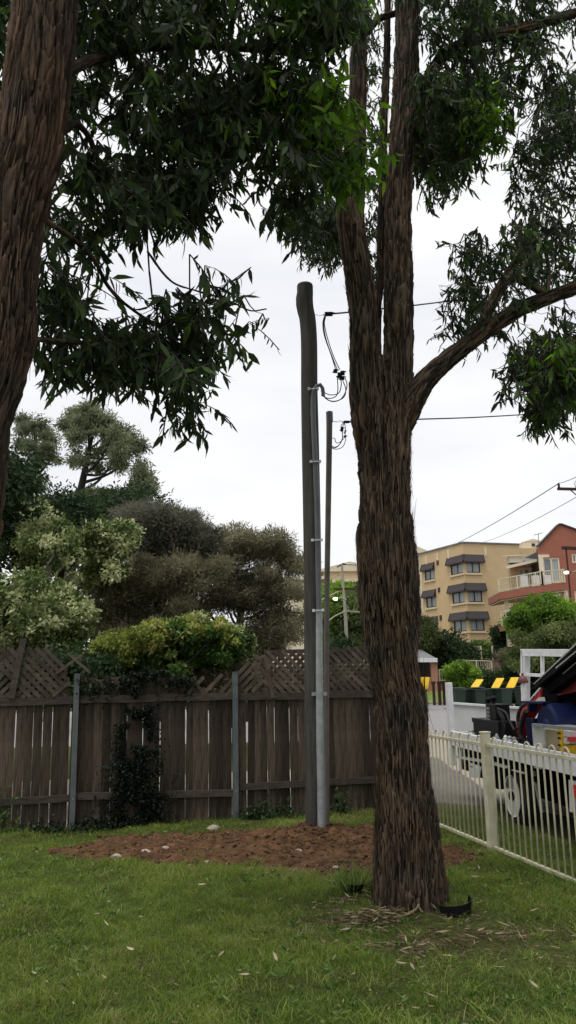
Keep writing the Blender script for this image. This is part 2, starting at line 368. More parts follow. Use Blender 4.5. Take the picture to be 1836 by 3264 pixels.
# street surfaces (flat, below the yard)
def flat(name, pts, z, m, th=0):
    b = MB(); P = [np.array([p[0], p[1], z]) for p in pts]
    b.prism(P, (0, 0, -.3)); return tag(b.build(name, m), kind='structure')
Z0 = STREET
flat('road', [(-60, 21.5), (-60, 49), (80, 56), (80, 26)], Z0+.004, M['asphalt'])
drv = [G(*p, Z0+.004) for p in ((1340, 2338), (1500, 2346), (1900, 2420), (2300, 2600), (1900, 2620), (1600, 2560), (1545, 2520), (1500, 2483), (1440, 2450), (1400, 2418), (1330, 2405))]
flat('verge', [p for p in drv], Z0+.008, M['verge'])
pth = [G(*p, Z0) for p in ((1200, 2380), (1330, 2405), (1400, 2418), (1440, 2450), (1500, 2483), (1545, 2520), (1600, 2560), (1560, 2572), (1400, 2560), (1280, 2545))]
flat('footpath', pth, Z0+.004, M['asphalt_d'])
nb = [WA+WT*-7+WN*.9, WA+WT*4.9+WN*.9, WA+WT*4.9+WN*6, WA+WT*-7+WN*6]
flat('neighbour_paving', nb, Z0+.012, M['concrete'])
zl_ = at(1390, 2203, 56.1)[2]; b = MB(); b.prism([(4, 53.3, Z0+.02), (10.6, 53.3, Z0+.02), (10.6, 56.1, zl_), (4, 56.1, zl_)], (0, 0, -.2)); tag(b.build('far_lawn', M['farlawn']), kind='structure')
flat('kerb', [(4, 51.6), (30, 52.9), (30, 53.3), (4, 52.0)], Z0+.12, M['concrete'])
flat('bin_verge', [(8.2, 40.0), (20, 40.8), (20, 45.5), (8.2, 44.5)], Z0+.03, M['farlawn'])

# ------------------------------------------------------------------ leaf batches
def unit(v): return v/(np.linalg.norm(v, axis=-1, keepdims=True)+1e-9)
def leaves(name, C, D, Ln, Wd, tint, m, root=None, bend=.18, label=None):
    n = len(C); C = np.asarray(C); D = unit(np.asarray(D)); Ln = np.broadcast_to(Ln, n); Wd = np.broadcast_to(Wd, n)
    sd_ = unit(np.cross(D, RNG.normal(size=(n, 3)))); nr = np.cross(D, sd_); be = RNG.normal(size=n)*bend
    def P(t, w): return C+D*(Ln*t)[:, None]+sd_*(Wd*w/2)[:, None]+nr*(Ln*be*t*t)[:, None]
    V = np.stack([P(0, 0), P(.28, .9), P(.28, -.9), P(.62, .75), P(.62, -.75), P(1, 0)], 1).reshape(-1, 3)
    b = (np.arange(n)*6)[:, None]
    F3 = np.concatenate([b+np.array([[0, 1, 2]]), b+np.array([[3, 5, 4]])]); F4 = b+np.array([[1, 3, 4, 2]])
    o = link(name, mesh_np(name, V, F4, F3, np.repeat(tint, 6), False), m, root); o['kind'] = 'stuff'; return o
def in_poly(pts, poly):
    x, y = pts[:, 0], pts[:, 1]; ins = np.zeros(len(x), bool); n = len(poly)
    for i in range(n):
        ax, ay = poly[i]; bx, by = poly[(i+1) % n]
        ins ^= ((ay > y) != (by > y)) & (x < (bx-ax)*(y-ay)/(by-ay+1e-12)+ax)
    return ins
def sample_poly(poly, n):
    P = np.array(poly, float); lo, hi = P.min(0), P.max(0); out = np.zeros((0, 2))
    while len(out) < n:
        q = RNG.uniform(lo, hi, (n*3, 2)); out = np.vstack([out, q[in_poly(q, poly)]])
    return out[:n]
def at_many(pp, Y):
    px, py = pp[:, 0], pp[:, 1]; v = _f+_R*((px-918)/FPX)[:, None]+_U*((1632-py)/FPX)[:, None]
    return _C+v*(Y/v[:, 1])[:, None]
def sprays(poly, n, Y, nl=12, tl=.27, L_=.11, droop=.75, lean=(0.3, 0, 0), tb=0.0, spread=.72):
    """n drooping twigs inside an outline: returns leaf arrays and twig polylines"""
    nc_ = max(1, n//7); pc_ = sample_poly(poly, nc_); CC = at_many(pc_, RNG.uniform(Y[0], Y[1], nc_)); ki = RNG.integers(0, nc_, n)
    A = CC[ki]+RNG.normal(size=(n, 3))*np.array([.12, .12, .09])*spread
    d0 = unit(RNG.normal(size=(n, 3))*[.8, .8, .35]+np.array(lean)+[0, 0, -.25]); C, D, Ln, T, tw = [], [], [], [], []
    A0 = A-d0*tl*.5
    t = (np.arange(nl)+.5)/nl
    Q = A0[:, None, :]+d0[:, None, :]*(tl*t)[None, :, None]+np.array([0, 0, -1.])*(tl*.35*t*t)[None, :, None]
    Dl = unit(np.array([0, 0, -droop])+RNG.normal(size=(n, nl, 3))*.42+d0[:, None, :]*.25)
    Ls = L_*RNG.uniform(.5, 1.3, (n, nl)); tn = np.clip(RNG.normal(.4+tb, .16, (n, 1))+RNG.normal(0, .13, (n, nl)), 0, 1)
    s = np.linspace(0, 1, 4); tw = A0[:, None, :]+d0[:, None, :]*(tl*s)[None, :, None]+np.array([0, 0, -1.])*(tl*.35*s*s)[None, :, None]
    hub = (CC+RNG.normal(0, .05, CC.shape)+np.array([-.06, 0, .06]))[ki]; u_ = np.linspace(0, 1, 4)[None, :, None]; con = hub[:, None, :]*(1-u_)+A0[:, None, :]*u_+np.array([0, 0, -.04])*np.sin(u_*math.pi)
    return Q.reshape(-1, 3), Dl.reshape(-1, 3), Ls.ravel(), tn.ravel(), np.concatenate([tw, con])
def twigs(name, tws, m, root, r=.003):
    T = np.concatenate(tws); n, k = T.shape[:2]; th = np.arange(3)*2*math.pi/3
    off = np.stack([np.cos(th), np.sin(th), 0*th], -1)*r; off2 = np.stack([np.cos(th), 0*th, np.sin(th)], -1)*r
    V = (T[:, :, None, :]+(off+off2)[None, None])
    b = (np.arange(n)*k*3)[:, None]; F = []
    for i in range(k-1):
        for j in range(3): F.append(b+np.array([[i*3+j, i*3+(j+1) % 3, (i+1)*3+(j+1) % 3, (i+1)*3+j]]))
    o = link(name, mesh_np(name, V.reshape(-1, 3), np.concatenate(F)), m, root); o['kind'] = 'stuff'; return o
def clump_leaves(cs, rs, n, L_, W_, flat_=.7, droop=.3, shell=.55, tspread=.12):
    """leaves through ellipsoidal clumps; cs centres, rs radii"""
    cs = np.asarray(cs); rs = np.asarray(rs); w = rs**2/np.sum(rs**2); k = RNG.choice(len(cs), n, p=w)
    d = unit(RNG.normal(size=(n, 3))); rr = (shell+(1-shell)*RNG.random(n))*(.45+1.0*vn(cs[k]*3+d*2.6, 3))+(RNG.random(n) < .06)*.25
    P = cs[k]+d*(rs[k]*rr)[:, None]*np.array([1, 1, flat_])
    D = unit(d*.6+RNG.normal(size=(n, 3))*.6+np.array([0, 0, -droop]))
    ct = RNG.normal(.42, .16, len(cs)); t = np.clip(ct[k]+RNG.normal(0, tspread, n)+(fbm(P/(L_*3.2), 6, 2)-.5)*1.1, 0, 1)
    return P, D, L_*RNG.uniform(.6, 1.3, n), W_*RNG.uniform(.7, 1.2, n), t
def poly_clumps(poly, n, Y, r):
    pp = sample_poly(poly, n); Yv = RNG.uniform(Y[0], Y[1], n); return at_many(pp, Yv), RNG.uniform(r[0], r[1], n)

# ------------------------------------------------------------------ bark-covered trunks
def px_path(rows, Y):
    """rows of (px, py, half width px[, Y])"""
    out = []
    for r_ in rows:
        Yv = r_[3] if len(r_) > 3 else Y; p = at(r_[0], r_[1], Yv); out.append([*p, r_[2]/FPX*dep(p)])
    return np.array(out)
def bark_tube(name, path, m, root, nu=200, step=.012, amp=.014, seed=0, freq=24.0, flare=None):
    Ltot = np.linalg.norm(np.diff(path[:, :3], axis=0), axis=1).sum(); nv = max(8, int(Ltot/step))
    Q = spline(path, nv); P, R_ = Q[:, :3], np.maximum(Q[:, 3], .003); T, X, Y_ = frames(P); th = np.arange(nu)*2*math.pi/nu
    dirv = X[:, None, :]*np.cos(th)[None, :, None]+Y_[:, None, :]*np.sin(th)[None, :, None]
    base = P[:, None, :]+dirv*R_[:, None, None]
    s = np.linspace(0, Ltot, nv)
    q = np.stack([np.cos(th)[None, :]*R_[:, None], np.sin(th)[None, :]*R_[:, None], np.broadcast_to(s[:, None], (nv, nu))], -1)
    wq = q*np.array([3.5, 3.5, 2.2]); warp = np.stack([fbm(wq, seed+1, 2)-.5, fbm(wq, seed+2, 2)-.5], -1)
    q2 = q.copy(); q2[..., :2] += warp*.07; q2 = q2*np.array([freq*1.75, freq*1.75, 3.4])
    n1 = fbm(q2, seed+3, 2); rid = 1-np.abs(2*n1-1)            # plates with dark furrows between
    n2 = fbm(q2*np.array([2.6, 2.6, 2.2]), seed+5, 2)
    big = fbm(q*np.array([5, 5, 1.4]), seed+7, 2)-.5
    n3 = vn(q2*np.array([4.2, 4.2, 2.0]), seed+9)
    sw_ = (s[:, None]*4.2+5.5*fbm(q*np.array([15, 15, .9]), seed+12, 2)+.9*fbm(q*np.array([60, 60, 9]), seed+15, 2)) % 1.0   # lifted plate edges
    pl_ = sw_**1.6; crack = np.exp(-(np.minimum(sw_, 1-sw_)/.045)**2)
    h = -(rid**4)*1.2+n2*.7+n3*.4+.75*(pl_-.45)-.55*crack+.1
    a = amp*np.clip(R_/.12, .25, 1)
    disp = h*a[:, None]+big*np.clip(R_, 0, .3)[:, None]*.22
    if flare: disp = disp+flare*np.exp(-(s/.28))[:, None]*(.25+1.5*(vn(np.stack([np.cos(th)*2.2, np.sin(th)*2.2, th*0], -1), seed+4)-.35))[None, :]
    V = base+dirv*disp[..., None]
    patch = fbm(q*np.array([9, 9, 2.2]), seed+20, 3)-.5; tint = np.clip(.42+h*.42+patch*.95, 0, 1)
    ix = np.arange(nv*nu).reshape(nv, nu); nxt = np.roll(ix, -1, axis=1)
    F = np.stack([ix[:-1], nxt[:-1], nxt[1:], ix[1:]], -1).reshape(-1, 4)
    return link(name, mesh_np(name, V, F, tint=tint.ravel()), m, root)
def bark_strips(name, path, m, root, n, L_=(.08, .35), seed=0, out_=(.006, .035), w_=(.005, .014)):
    """loose strips of bark standing off the trunk"""
    Q = spline(path, 300); k = RNG.integers(5, 290, n); th = RNG.uniform(0, 2*math.pi, n); T, X, Y_ = frames(Q[:, :3])
    d = X[k]*np.cos(th)[:, None]+Y_[k]*np.sin(th)[:, None]; R_ = Q[k, 3]
    A = Q[k, :3]+d*(R_*1.0+.002)[:, None]; side = np.cross(T[k], d); Ls = RNG.uniform(*L_, n); w = RNG.uniform(*w_, n); out = RNG.uniform(*out_, n)
    sg = np.where(RNG.random(n) < .7, -1., 1.)
    V = []
    for t_, wf, of in ((0, 1, 0), (.35, 1, .35), (.7, .8, .75), (1, .25, 1.2)):
        c = A+T[k]*(sg*Ls*t_)[:, None]*-1+d*(out*of+.004)[:, None]
        V += [c-side*(w*wf/2)[:, None], c+side*(w*wf/2)[:, None]]
    V = np.stack(V, 1).reshape(-1, 3); b = (np.arange(n)*8)[:, None]
    F = np.concatenate([b+np.array([[2*i, 2*i+1, 2*i+3, 2*i+2]]) for i in range(3)])
    o = link(name, mesh_np(name, V, F, tint=np.repeat(RNG.uniform(.2, .9, n), 8)), m, root); o['kind'] = 'stuff'; return o
# ================================================================== BUILDINGS
def facade(p0, p1, z0, z1, rects, m, root, th=.3, name='wall', top=None):
    """wall from p0 to p1 (plan), with window openings left as real holes; rects = [(s0,s1,za,zb)]"""
    p0 = np.array([p0[0], p0[1], 0.]); p1 = np.array([p1[0], p1[1], 0.]); t = p1-p0; Lw = np.linalg.norm(t); t /= Lw; n = np.array([t[1], -t[0], 0])
    ss = sorted({0, Lw, *[r[0] for r in rects], *[r[1] for r in rects]}); zs = sorted({z0, z1, *[r[2] for r in rects], *[r[3] for r in rects]})
    b = MB()
    for i in range(len(ss)-1):
        run = None
        for j in range(len(zs)-1):
            a, c = (ss[i]+ss[i+1])/2, (zs[j]+zs[j+1])/2
            if not any(r[0] < a < r[1] and r[2] < c < r[3] for r in rects): run = [run[0] if run else zs[j], zs[j+1]]
            else:
                if run: _blk(b, p0, t, n, ss[i], ss[i+1], run[0], run[1], th)
                run = None
        if run: _blk(b, p0, t, n, ss[i], ss[i+1], run[0], run[1], th)
    if top: b.prism([p0+t*s+np.array([0, 0, z]) for s, z in top], -n*th)
    return b.build(name, m, root), (p0, t, n, Lw)
def _blk(b, p0, t, n, s0, s1, z0, z1, th):
    A = p0+t*s0; B = p0+t*s1; b.prism([A+[0, 0, z0], B+[0, 0, z0], B+[0, 0, z1], A+[0, 0, z1]], -n*th)
def fc(fr, s, z, o=0): return fr[0]+fr[1]*s+fr[2]*o+np.array([0, 0, z])
def fbox(fr, s0, s1, z0, z1, o0, o1, b):
    return b.prism([fc(fr, s0, z0, o0), fc(fr, s1, z0, o0), fc(fr, s1, z1, o0), fc(fr, s0, z1, o0)], fr[2]*(o1-o0))
def window(fr, s0, s1, z0, z1, root, panes=2, fm=None, w=.09, cur=None, off=-.12):
    b = MB(); fm = fm or M['frame']
    fbox(fr, s0, s1, z0, z0+w, off, off+.08, b); fbox(fr, s0, s1, z1-w, z1, off, off+.08, b)
    fbox(fr, s0, s0+w, z0+w, z1-w, off, off+.08, b); fbox(fr, s1-w, s1, z0+w, z1-w, off, off+.08, b)
    for k in range(1, panes):
        s = s0+(s1-s0)*k/panes; fbox(fr, s-w/2, s+w/2, z0+w, z1-w, off, off+.08, b)
    f = b.build('window', fm, root)
    for k in range(panes):
        a, c = s0+(s1-s0)*k/panes+w/2, s0+(s1-s0)*(k+1)/panes-w/2
        g = MB(); fbox(fr, a, c, z0+w*.6, z1-w*.6, off-.01, off+.02, g); g.build('pane', M['curtain'] if (cur and k in cur) else M['glass'], f)
    return f
def awning(fr, s0, s1, z0, z1, root, o=.32):
    b = MB(); P = [fc(fr, s0, z1, .02), fc(fr, s1, z1, .02), fc(fr, s1, z0, o), fc(fr, s0, z0, o)]
    b.prism(P, (0, 0, -.05))
    for s in (s0, s1-.05): fbox(fr, s, s+.05, z0-.12, z0-.06, .02, o, b); b.bar(fc(fr, s+.02, z1, .04), fc(fr, s+.02, z0, o), .06)
    fbox(fr, s0, s1, z0-.14, z0-.05, o-.05, o, b)
    return b.build('awning', M['awn'], root)
def zpx(px, py, fr):
    q = onplane(px, py, fr[0], fr[2]); return float(np.dot(q-fr[0], fr[1])), float(q[2])
def rect_px(x0, x1, y0, y1, fr):
    a = zpx(x0, (y0+y1)/2, fr); c = zpx(x1, (y0+y1)/2, fr); m_ = (x0+x1)/2; t_ = zpx(m_, y0, fr); u_ = zpx(m_, y1, fr)
    return (min(a[0], c[0]), max(a[0], c[0]), u_[1], t_[1])
def zz(x, y): return 1300+x*.37, 1600+y*.37       # enlargement coordinates -> photo pixels
A0 = at(1475, 1731, 80); AL = at(1340, 1766, 87.0); AR = at(1655, 1741, 81.9)
ZG = 3.6; ZT = 14.8
bld = thing('apartment_building', 'tan rendered apartment block with dark awnings over its corner windows', 'apartment building', (A0[0], A0[1], ZG))
frL0 = (np.array([AL[0], AL[1], 0]), None, None); tL = np.array([A0[0]-AL[0], A0[1]-AL[1], 0]); LL = np.linalg.norm(tL); tL /= LL; nL = np.array([tL[1], -tL[0], 0])
frL = (np.array([AL[0], AL[1], 0.]), tL, nL, LL)
tR = np.array([AR[0]-A0[0], AR[1]-A0[1], 0]); LR = np.linalg.norm(tR); tR /= LR; nR = np.array([tR[1], -tR[0], 0]); frR = (np.array([A0[0], A0[1], 0.]), tR, nR, LR)
Lw, Rw = [], []
for (x0, x1, y0, y1) in ((145, 232, 560, 682), (157, 245, 795, 912), (168, 260, 1035, 1140)): Lw.append(rect_px(*zz(x0, 0)[:1], zz(x1, 0)[0], zz(0, y0)[1], zz(0, y1)[1], frL))
for (x0, x1, y0, y1) in ((368, 0, 500, 625), (382, 0, 750, 872), (396, 0, 1000, 1115)):
    r = rect_px(zz(x0, 0)[0], zz(x0+70, 0)[0], zz(0, y0)[1], zz(0, y1)[1], frL); Lw.append((r[0], LL-.13, r[2], r[3]))
for (x0, x1, y0, y1) in ((0, 622, 495, 610), (0, 640, 740, 862), (0, 660, 985, 1110)):
    r = rect_px(zz(x1-80, 0)[0], zz(x1, 0)[0], zz(0, y0)[1], zz(0, y1)[1], frR); Rw.append((.13, r[1], r[2], r[3]))
for k in range(3):   # storeys line up on both faces
    zb, zt = Rw[k][2], Rw[k][3]; Lw[3+k] = (Lw[3+k][0], Lw[3+k][1], zb, zt); Lw[k] = (Lw[k][0], Lw[k][1], zb+.0, zt)
facade(AL, A0, ZG, ZT, Lw, M['beige'], bld); facade(A0, AR, ZG, ZT, Rw, M['beige'], bld)
for k, r in enumerate(Lw):
    if k < 3: window(frL, r[0], r[1], r[2], r[3]-.02, bld, 2, cur=(1,)); awning(frL, r[0]-.45, r[1]+.1, r[3]-.22, r[3]+.45, bld)
    else: window(frL, r[0], r[1], r[2], r[3], bld, 2, cur=(1,)); awning(frL, r[0]-.5, LL+.18, r[3]-.22, r[3]+.5, bld)
    b = MB(); fbox(frL, r[0]-.12, r[1]+.1, r[2]-.22, r[2]-.04, 0, .12, b); b.build('window_sill', M['beige2'], bld)
for r in Rw:
    window(frR, r[0], r[1], r[2], r[3], bld, 2, cur=(0, 1)); awning(frR, -.18, r[1]+.45, r[3]-.22, r[3]+.5, bld)
    b = MB(); fbox(frR, .01, r[1]+.12, r[2]-.22, r[2]-.04, 0, .12, b); b.build('window_sill', M['beige2'], bld)
b = MB()
for x, y in ((258, 523), (270, 758), (285, 997)):
    s, z = zpx(*zz(x, y), frL); fbox(frL, s-.18, s+.18, z-.25, z+.25, 0, .06, b)
b.build('wall_vent', M['frame'], bld)
for fr_, pts in ((frL, ((160, 500), (256, 478), (350, 450))), (frR, ((668, 425),))):
    for x, y in pts:
        s, z = zpx(*zz(x, y), fr_); b = MB(); fbox(fr_, s-.13, s+.13, z-.45, z+.45, 0, .05, b); b.build('overflow_plate', M['creamw'], bld)
b = MB(); c1 = A0+nL*.12+nR*.12
Bk = [AL[:2], A0[:2], AR[:2], AR[:2]+np.array([1.5, 14]), AL[:2]+np.array([3, 12])]
b.prism([np.array([p[0], p[1], ZT]) for p in [AL[:2]+nL[:2]*.1, A0[:2]+(nL+nR)[:2]*.1, AR[:2]+nR[:2]*.1, Bk[3], Bk[4]]], (0, 0, .14)); b.build('parapet_coping', M['tile'], bld)
b = MB(); b.prism([np.array([p[0], p[1], ZG-.5]) for p in [AL[:2]-nL[:2]*.32, A0[:2]-(nL+nR)[:2]*.33, AR[:2]-nR[:2]*.32, Bk[3], Bk[4]]], (0, 0, ZT-ZG+.49)); b.build('rear_wall', M['frame'], bld)
AS = at(1655, 1747, 83.0); AE = at(1740, 1750, 83.6); b = MB()
b.prism([np.array([AS[0], AS[1], ZG]), np.array([AE[0], AE[1], ZG]), np.array([AE[0], AE[1]+10, ZG]), np.array([AS[0], AS[1]+10, ZG])], (0, 0, AS[2]-ZG)); b.build('stepped_wing', M['beige'], bld)
p = at(1694, 1738, 88); b = MB(); b.box((p[0], p[1]+1, p[2]-.4), (1.9, 2, 1.6)); b.prism([p+[-1.0, 0, .35], p+[1.1, 0, .35], p+[1.1, 0, .5], p+[.2, 0, .75]], (0, 2, 0))
ph = b.build('rooftop_plant_room', M['creamw'], bld)
b = MB(); b.box((p[0]+.2, p[1]-.02, p[2]+.05), (.35, .1, .3)); b.build('vent', M['frame'], ph)
an = thing('tv_antenna', 'thin television antenna on the roof of the tan apartment block', 'antenna', at(1716, 1740, 86)); b = MB(); q0 = at(1716, 1742, 86); q1 = at(1716, 1702, 86)
b.bar(q0, q1, .06); b.build('mast', M['grey'], an); b = MB(); b.bar(q1-[.5, 0, .12], q1+[.4, 0, .1], .05)
for k in range(5): b.bar(q1+[-.4+k*.18, -.3, -.09+k*.045], q1+[-.4+k*.18, .3, -.09+k*.045], .03)
b.build('dipole_array', M['grey'], an)
# --- terracotta building
RB = 64.0; rb = thing('terracotta_building', 'terracotta rendered flats with a steep gable and cream railed balconies', 'apartment building', (20.2, 64, 3))
e0 = at(1716, 1742, RB); pk = at(1781, 1674, RB); pk2 = at(1790, 1674, RB); e1 = pk2+np.array([5.2, 0, -2.1])
frG = (np.array([e0[0], RB, 0.]), np.array([1., 0, 0]), np.array([0, -1., 0]), 8)
dr = rect_px(1733, 1786, 1778, 1858, frG); w1 = rect_px(1823, 1850, 1765, 1794, frG); w2 = rect_px(1832, 1862, 1883, 1920, frG); w3 = rect_px(1765, 1790, 1890, 1960, frG)
Wd_ = e1[0]-e0[0]
_, _ = facade((e0[0], RB), (e1[0], RB), 2.5, min(e0[2], e1[2]), [dr, w1, w2, w3], M['redw'], rb, top=[(0, min(e0[2], e1[2])), (Wd_, min(e0[2], e1[2])), (Wd_, e1[2]), (pk2[0]-e0[0], pk2[2]), (pk[0]-e0[0], pk[2]), (0, e0[2])])
b = MB(); b.prism([(e0[0], RB+.31, 2.5), (e1[0], RB+.31, 2.5), (e1[0], RB+.31, e1[2]-.1), (pk2[0], RB+.31, pk2[2]-.1), (pk[0], RB+.31, pk[2]-.1), (e0[0], RB+.31, e0[2]-.1)], (0, .3, 0)); b.prism([(e0[0]+.1, RB+.62, 2.5), (e1[0], RB+.62, 2.5), (e1[0], RB+.62, e0[2]-.3), (e0[0]+.1, RB+.62, e0[2]-.3)], (0, 9, 0)); b.build('rear_wall', M['frame'], rb)
b = MB()
for a, c in ((e0, pk), (pk, pk2), (pk2, e1)): b.prism([a+[0, -.12, 0], c+[0, -.12, 0], c+[0, -.12, .14], a+[0, -.12, .14]], (0, .85, 0))
b.build('roof', M['frame'], rb)
window(frG, *dr, rb, 2, fm=M['creamw'], w=.12, cur=(1,)); window(frG, *w1, rb, 2, fm=M['creamw'], w=.12); window(frG, *w2, rb, 2, fm=M['creamw'], w=.12); window(frG, *w3, rb, 2, fm=M['creamw'], w=.12)
b = MB(); fbox(frG, dr[0]-.35, dr[0]-.02, dr[2], dr[3]+.25, 0, .18, b); fbox(frG, dr[0]-.02, dr[0]+.5, dr[3]+.02, dr[3]+.25, 0, .18, b); b.build('door_surround', M['creamw'], rb)
# recessed wing with tiled roof
wg0 = at(1632, 1900, 66.5); frW = (np.array([wg0[0], 66.5, 0.]), np.array([1., 0, 0]), np.array([0, -1., 0]), 6)
ww = rect_px(1652, 1708, 1811, 1845, frW); wl = rect_px(1655, 1712, 1912, 1950, frW); zt_ = at(1670, 1802, 66.5)[2]
facade((wg0[0], 66.5), (e0[0]+.4, 66.5), 2.5, zt_, [ww, wl], M['beige'], rb, name='wing_wall'); window(frW, *ww, rb, 3, fm=M['creamw'], w=.12, cur=(0, 2)); window(frW, *wl, rb, 2, fm=M['frame'], w=.1)
ra, rc = at(1612, 1805, 65), at(1714, 1781, 65); rd, re = at(1714, 1760, 68.5), at(1640, 1792, 68.5); b = MB(); b.prism([ra, rc, rd, re], (0, 0, -.12)); b.build('tiled_roof', M['tile'], rb)
b = MB(); b.bar(ra+[0, -.05, -.12], rc+[0, -.05, -.12], .14, .22); b.build('gutter', M['creamw'], rb)
b = MB(); p = at(1640, 1786, 66); b.box(p, (1.1, .9, .5)); b.prism([p+[-.9, -.6, .25], p+[.8, -.6, .3], p+[.8, .6, .45], p+[-.9, .6, .4]], (0, 0, .08)); b.build('roof_lantern', M['creamw'], rb)
def balustrade(P, h, root, nb=9, m=None, name='balcony_rail'):
    """P: base polyline"""
    for i in range(len(P)-1):
        a, c = np.asarray(P[i]), np.asarray(P[i+1]); b = MB(); b.bar(a+[0, 0, h], c+[0, 0, h], .09, .07); b.bar(a+[0, 0, .12], c+[0, 0, .12], .06, .06)
        n_ = max(2, int(np.linalg.norm(c-a)/.16))
        for k in range(n_+1):
            q = a+(c-a)*k/n_; w_ = .10 if k % 9 == 0 or k == n_ else .03; b.bar(q, q+[0, 0, h], w_)
        b.build(name, m or M['cream'], root)
bl = [at(1592, 1888, 61.5), at(1730, 1864, 59.5), at(1800, 1857, 59.5)]
zb_ = np.mean([p[2] for p in bl]); bl = [np.array([p[0], p[1], p[2]]) for p in bl]
b = MB(); b.prism([bl[0], bl[1], bl[2], np.array([bl[2][0]+.3, 63.9, bl[2][2]]), np.array([bl[0][0]+.3, 66.4, bl[0][2]])], (0, 0, -.55)); b.build('balcony_slab', M['redw'], rb)
b = MB(); b.prism([p+[.12, .15, -.555] for p in (bl[0], bl[1], bl[2])]+[np.array([bl[2][0]+.2, 63.8, bl[2][2]-.555]), np.array([bl[0][0]+.4, 66.3, bl[0][2]-.555])], (0, 0, -.1)); b.build('balcony_soffit', M['creamw'], rb)
balustrade(bl, 1.0*1.0, rb)
lb = [at(1600, 1995, 61.5), at(1665, 1985, 60.5), at(1725, 1975, 60)]
b = MB(); b.prism([lb[0], lb[1], lb[2], np.array([lb[2][0], 63.9, lb[2][2]]), np.array([lb[0][0]+.3, 66.4, lb[0][2]])], (0, 0, -.4)); b.build('balcony_slab', M['redw'], rb); balustrade(lb, 1.05, rb)
for x, y0, y1, Y in ((1613, 1905, 2062, 62), (1801, 1885, 1990, 60)):
    a = at(x, y0, Y); b = MB(); b.bar([a[0], Y, at(x, y1, Y)[2]], [a[0], Y, a[2]], .32); b.build('column', M['creamw'], rb)
b = MB()
for dx in (.3, 1.2, 2.1): p = at(1660, 1868, 63); b.box((p[0]+dx, p[1], p[2]+.35), (.5, .5, .9))
b.build('balcony_chair', M['whited'], rb)
# --- far buildings
def block(name, label, x0, x1, ytop, Y, m, zb=0, rise=0, dep_=12, wins=()):
    a, c = at(x0, ytop, Y), at(x1, ytop, Y); zt = (a[2]+c[2])/2; r = thing(name, label, 'apartment building', (a[0], Y, zb))
    fr_ = (np.array([a[0], Y, 0.]), np.array([1., 0, 0]), np.array([0, -1., 0]), c[0]-a[0]); rc_ = [rect_px(*w, fr_) for w in wins]
    facade((a[0], Y), (c[0], Y), zb, zt, rc_, m, r)
    for w in rc_: window(fr_, *w, r, 2, fm=M['creamw'], w=.12, cur=(0,))
    b = MB(); b.box(((a[0]+c[0])/2, Y+dep_/2+.32, (zt+zb)/2), (c[0]-a[0]-.02, dep_, zt-zb)); b.build('rear_wall', m, r)
    b = MB(); mid = (a[0]+c[0])/2; b.prism([(a[0]-.5, Y-.6, zt), (c[0]+.5, Y-.6, zt), (c[0]+.5, Y-.6, zt+.25), (mid, Y-.6, zt+.25+rise), (a[0]-.5, Y-.6, zt+.25)], (0, dep_+1, 0)); b.build('roof', M['creamw'], r)
    return r, fr_, zt
r2, fr2, zt2 = block('pale_apartment_block', 'pale pinkish apartment block between the poles and the big trunk, far off', 1030, 1200, 1822, 95, M['beige2'], zb=0, rise=.9, wins=((1080, 1090, 1834, 1851), (1110, 1120, 1900, 1915)))
b = MB(); s, z = zpx(1045, 1853, fr2); fbox(fr2, 0, fr2[3], z-.25, z+.1, 0, 1.0, b); b.build('balcony_slab', M['creamw'], r2)
block('cream_apartment_block', 'cream block glimpsed through the brown tea trees', 850, 1024, 1850, 70, M['creamw'], zb=0, rise=0, wins=((866, 880, 1900, 1930), (900, 914, 1900, 1930), (930, 944, 1900, 1930), (866, 880, 1975, 2005), (900, 914, 1975, 2005), (930, 944, 1975, 2005)))
block('distant_cream_house', 'cream house corner just right of the big trunk, behind the tan block', 1250, 1352, 1765, 110, M['creamw'], zb=0, rise=1.2)
# --- porch house
ph = thing('porch_house', 'small brick house porch with grey roof and white fascia right of the big trunk', 'house', at(1370, 2190, 57)*[1, 1, 0])
b = MB(); a, c = at(1290, 2092, 56), at(1399, 2103, 56); rgl = at(1290, 2060, 60); rgr = at(1345, 2072, 60)
b.prism([a, c, rgr, rgl], (0, 0, -.12)); b.build('tiled_roof', M['tile'], ph)
b = MB(); a2, c2 = at(1290, 2104, 55.9), at(1399, 2103, 55.9); b.prism([a2+[0, 0, .15], c2+[0, 0, .12], c2+[0, 0, -.16], a2+[0, 0, -.14]], (0, .12, 0)); b.prism([c2+[-.1, 0, .12], c2+[0, 0, .12], c2+[0, 0, -.16], c2+[-.1, 0, -.16]], (0, 4, 0)); b.build('fascia', M['white'], ph)
b = MB(); p = at(1382, 2110, 56.3); zb2 = at(1382, 2180, 56.3)[2]; b.bar([p[0], p[1], STREET], [p[0], p[1], p[2]], .42); b.build('brick_pier', M['brick'], ph)
b = MB(); p0, p1 = at(1290, 2155, 56.3), at(1377, 2158, 56.3); b.prism([[p0[0], 56.3, STREET], [p1[0], 56.3, STREET], [p1[0], 56.3, p1[2]], [p0[0], 56.3, p0[2]]], (0, .3, 0)); b.build('porch_wall', M['brick'], ph)
b = MB(); p0, p1 = at(1290, 2105, 59), at(1395, 2105, 59); b.prism([[p0[0], 59, STREET], [p1[0], 59, STREET], [p1[0], 59, p1[2]], [p0[0], 59, p0[2]]], (0, .3, 0)); b.build('rear_wall', M['frame'], ph)
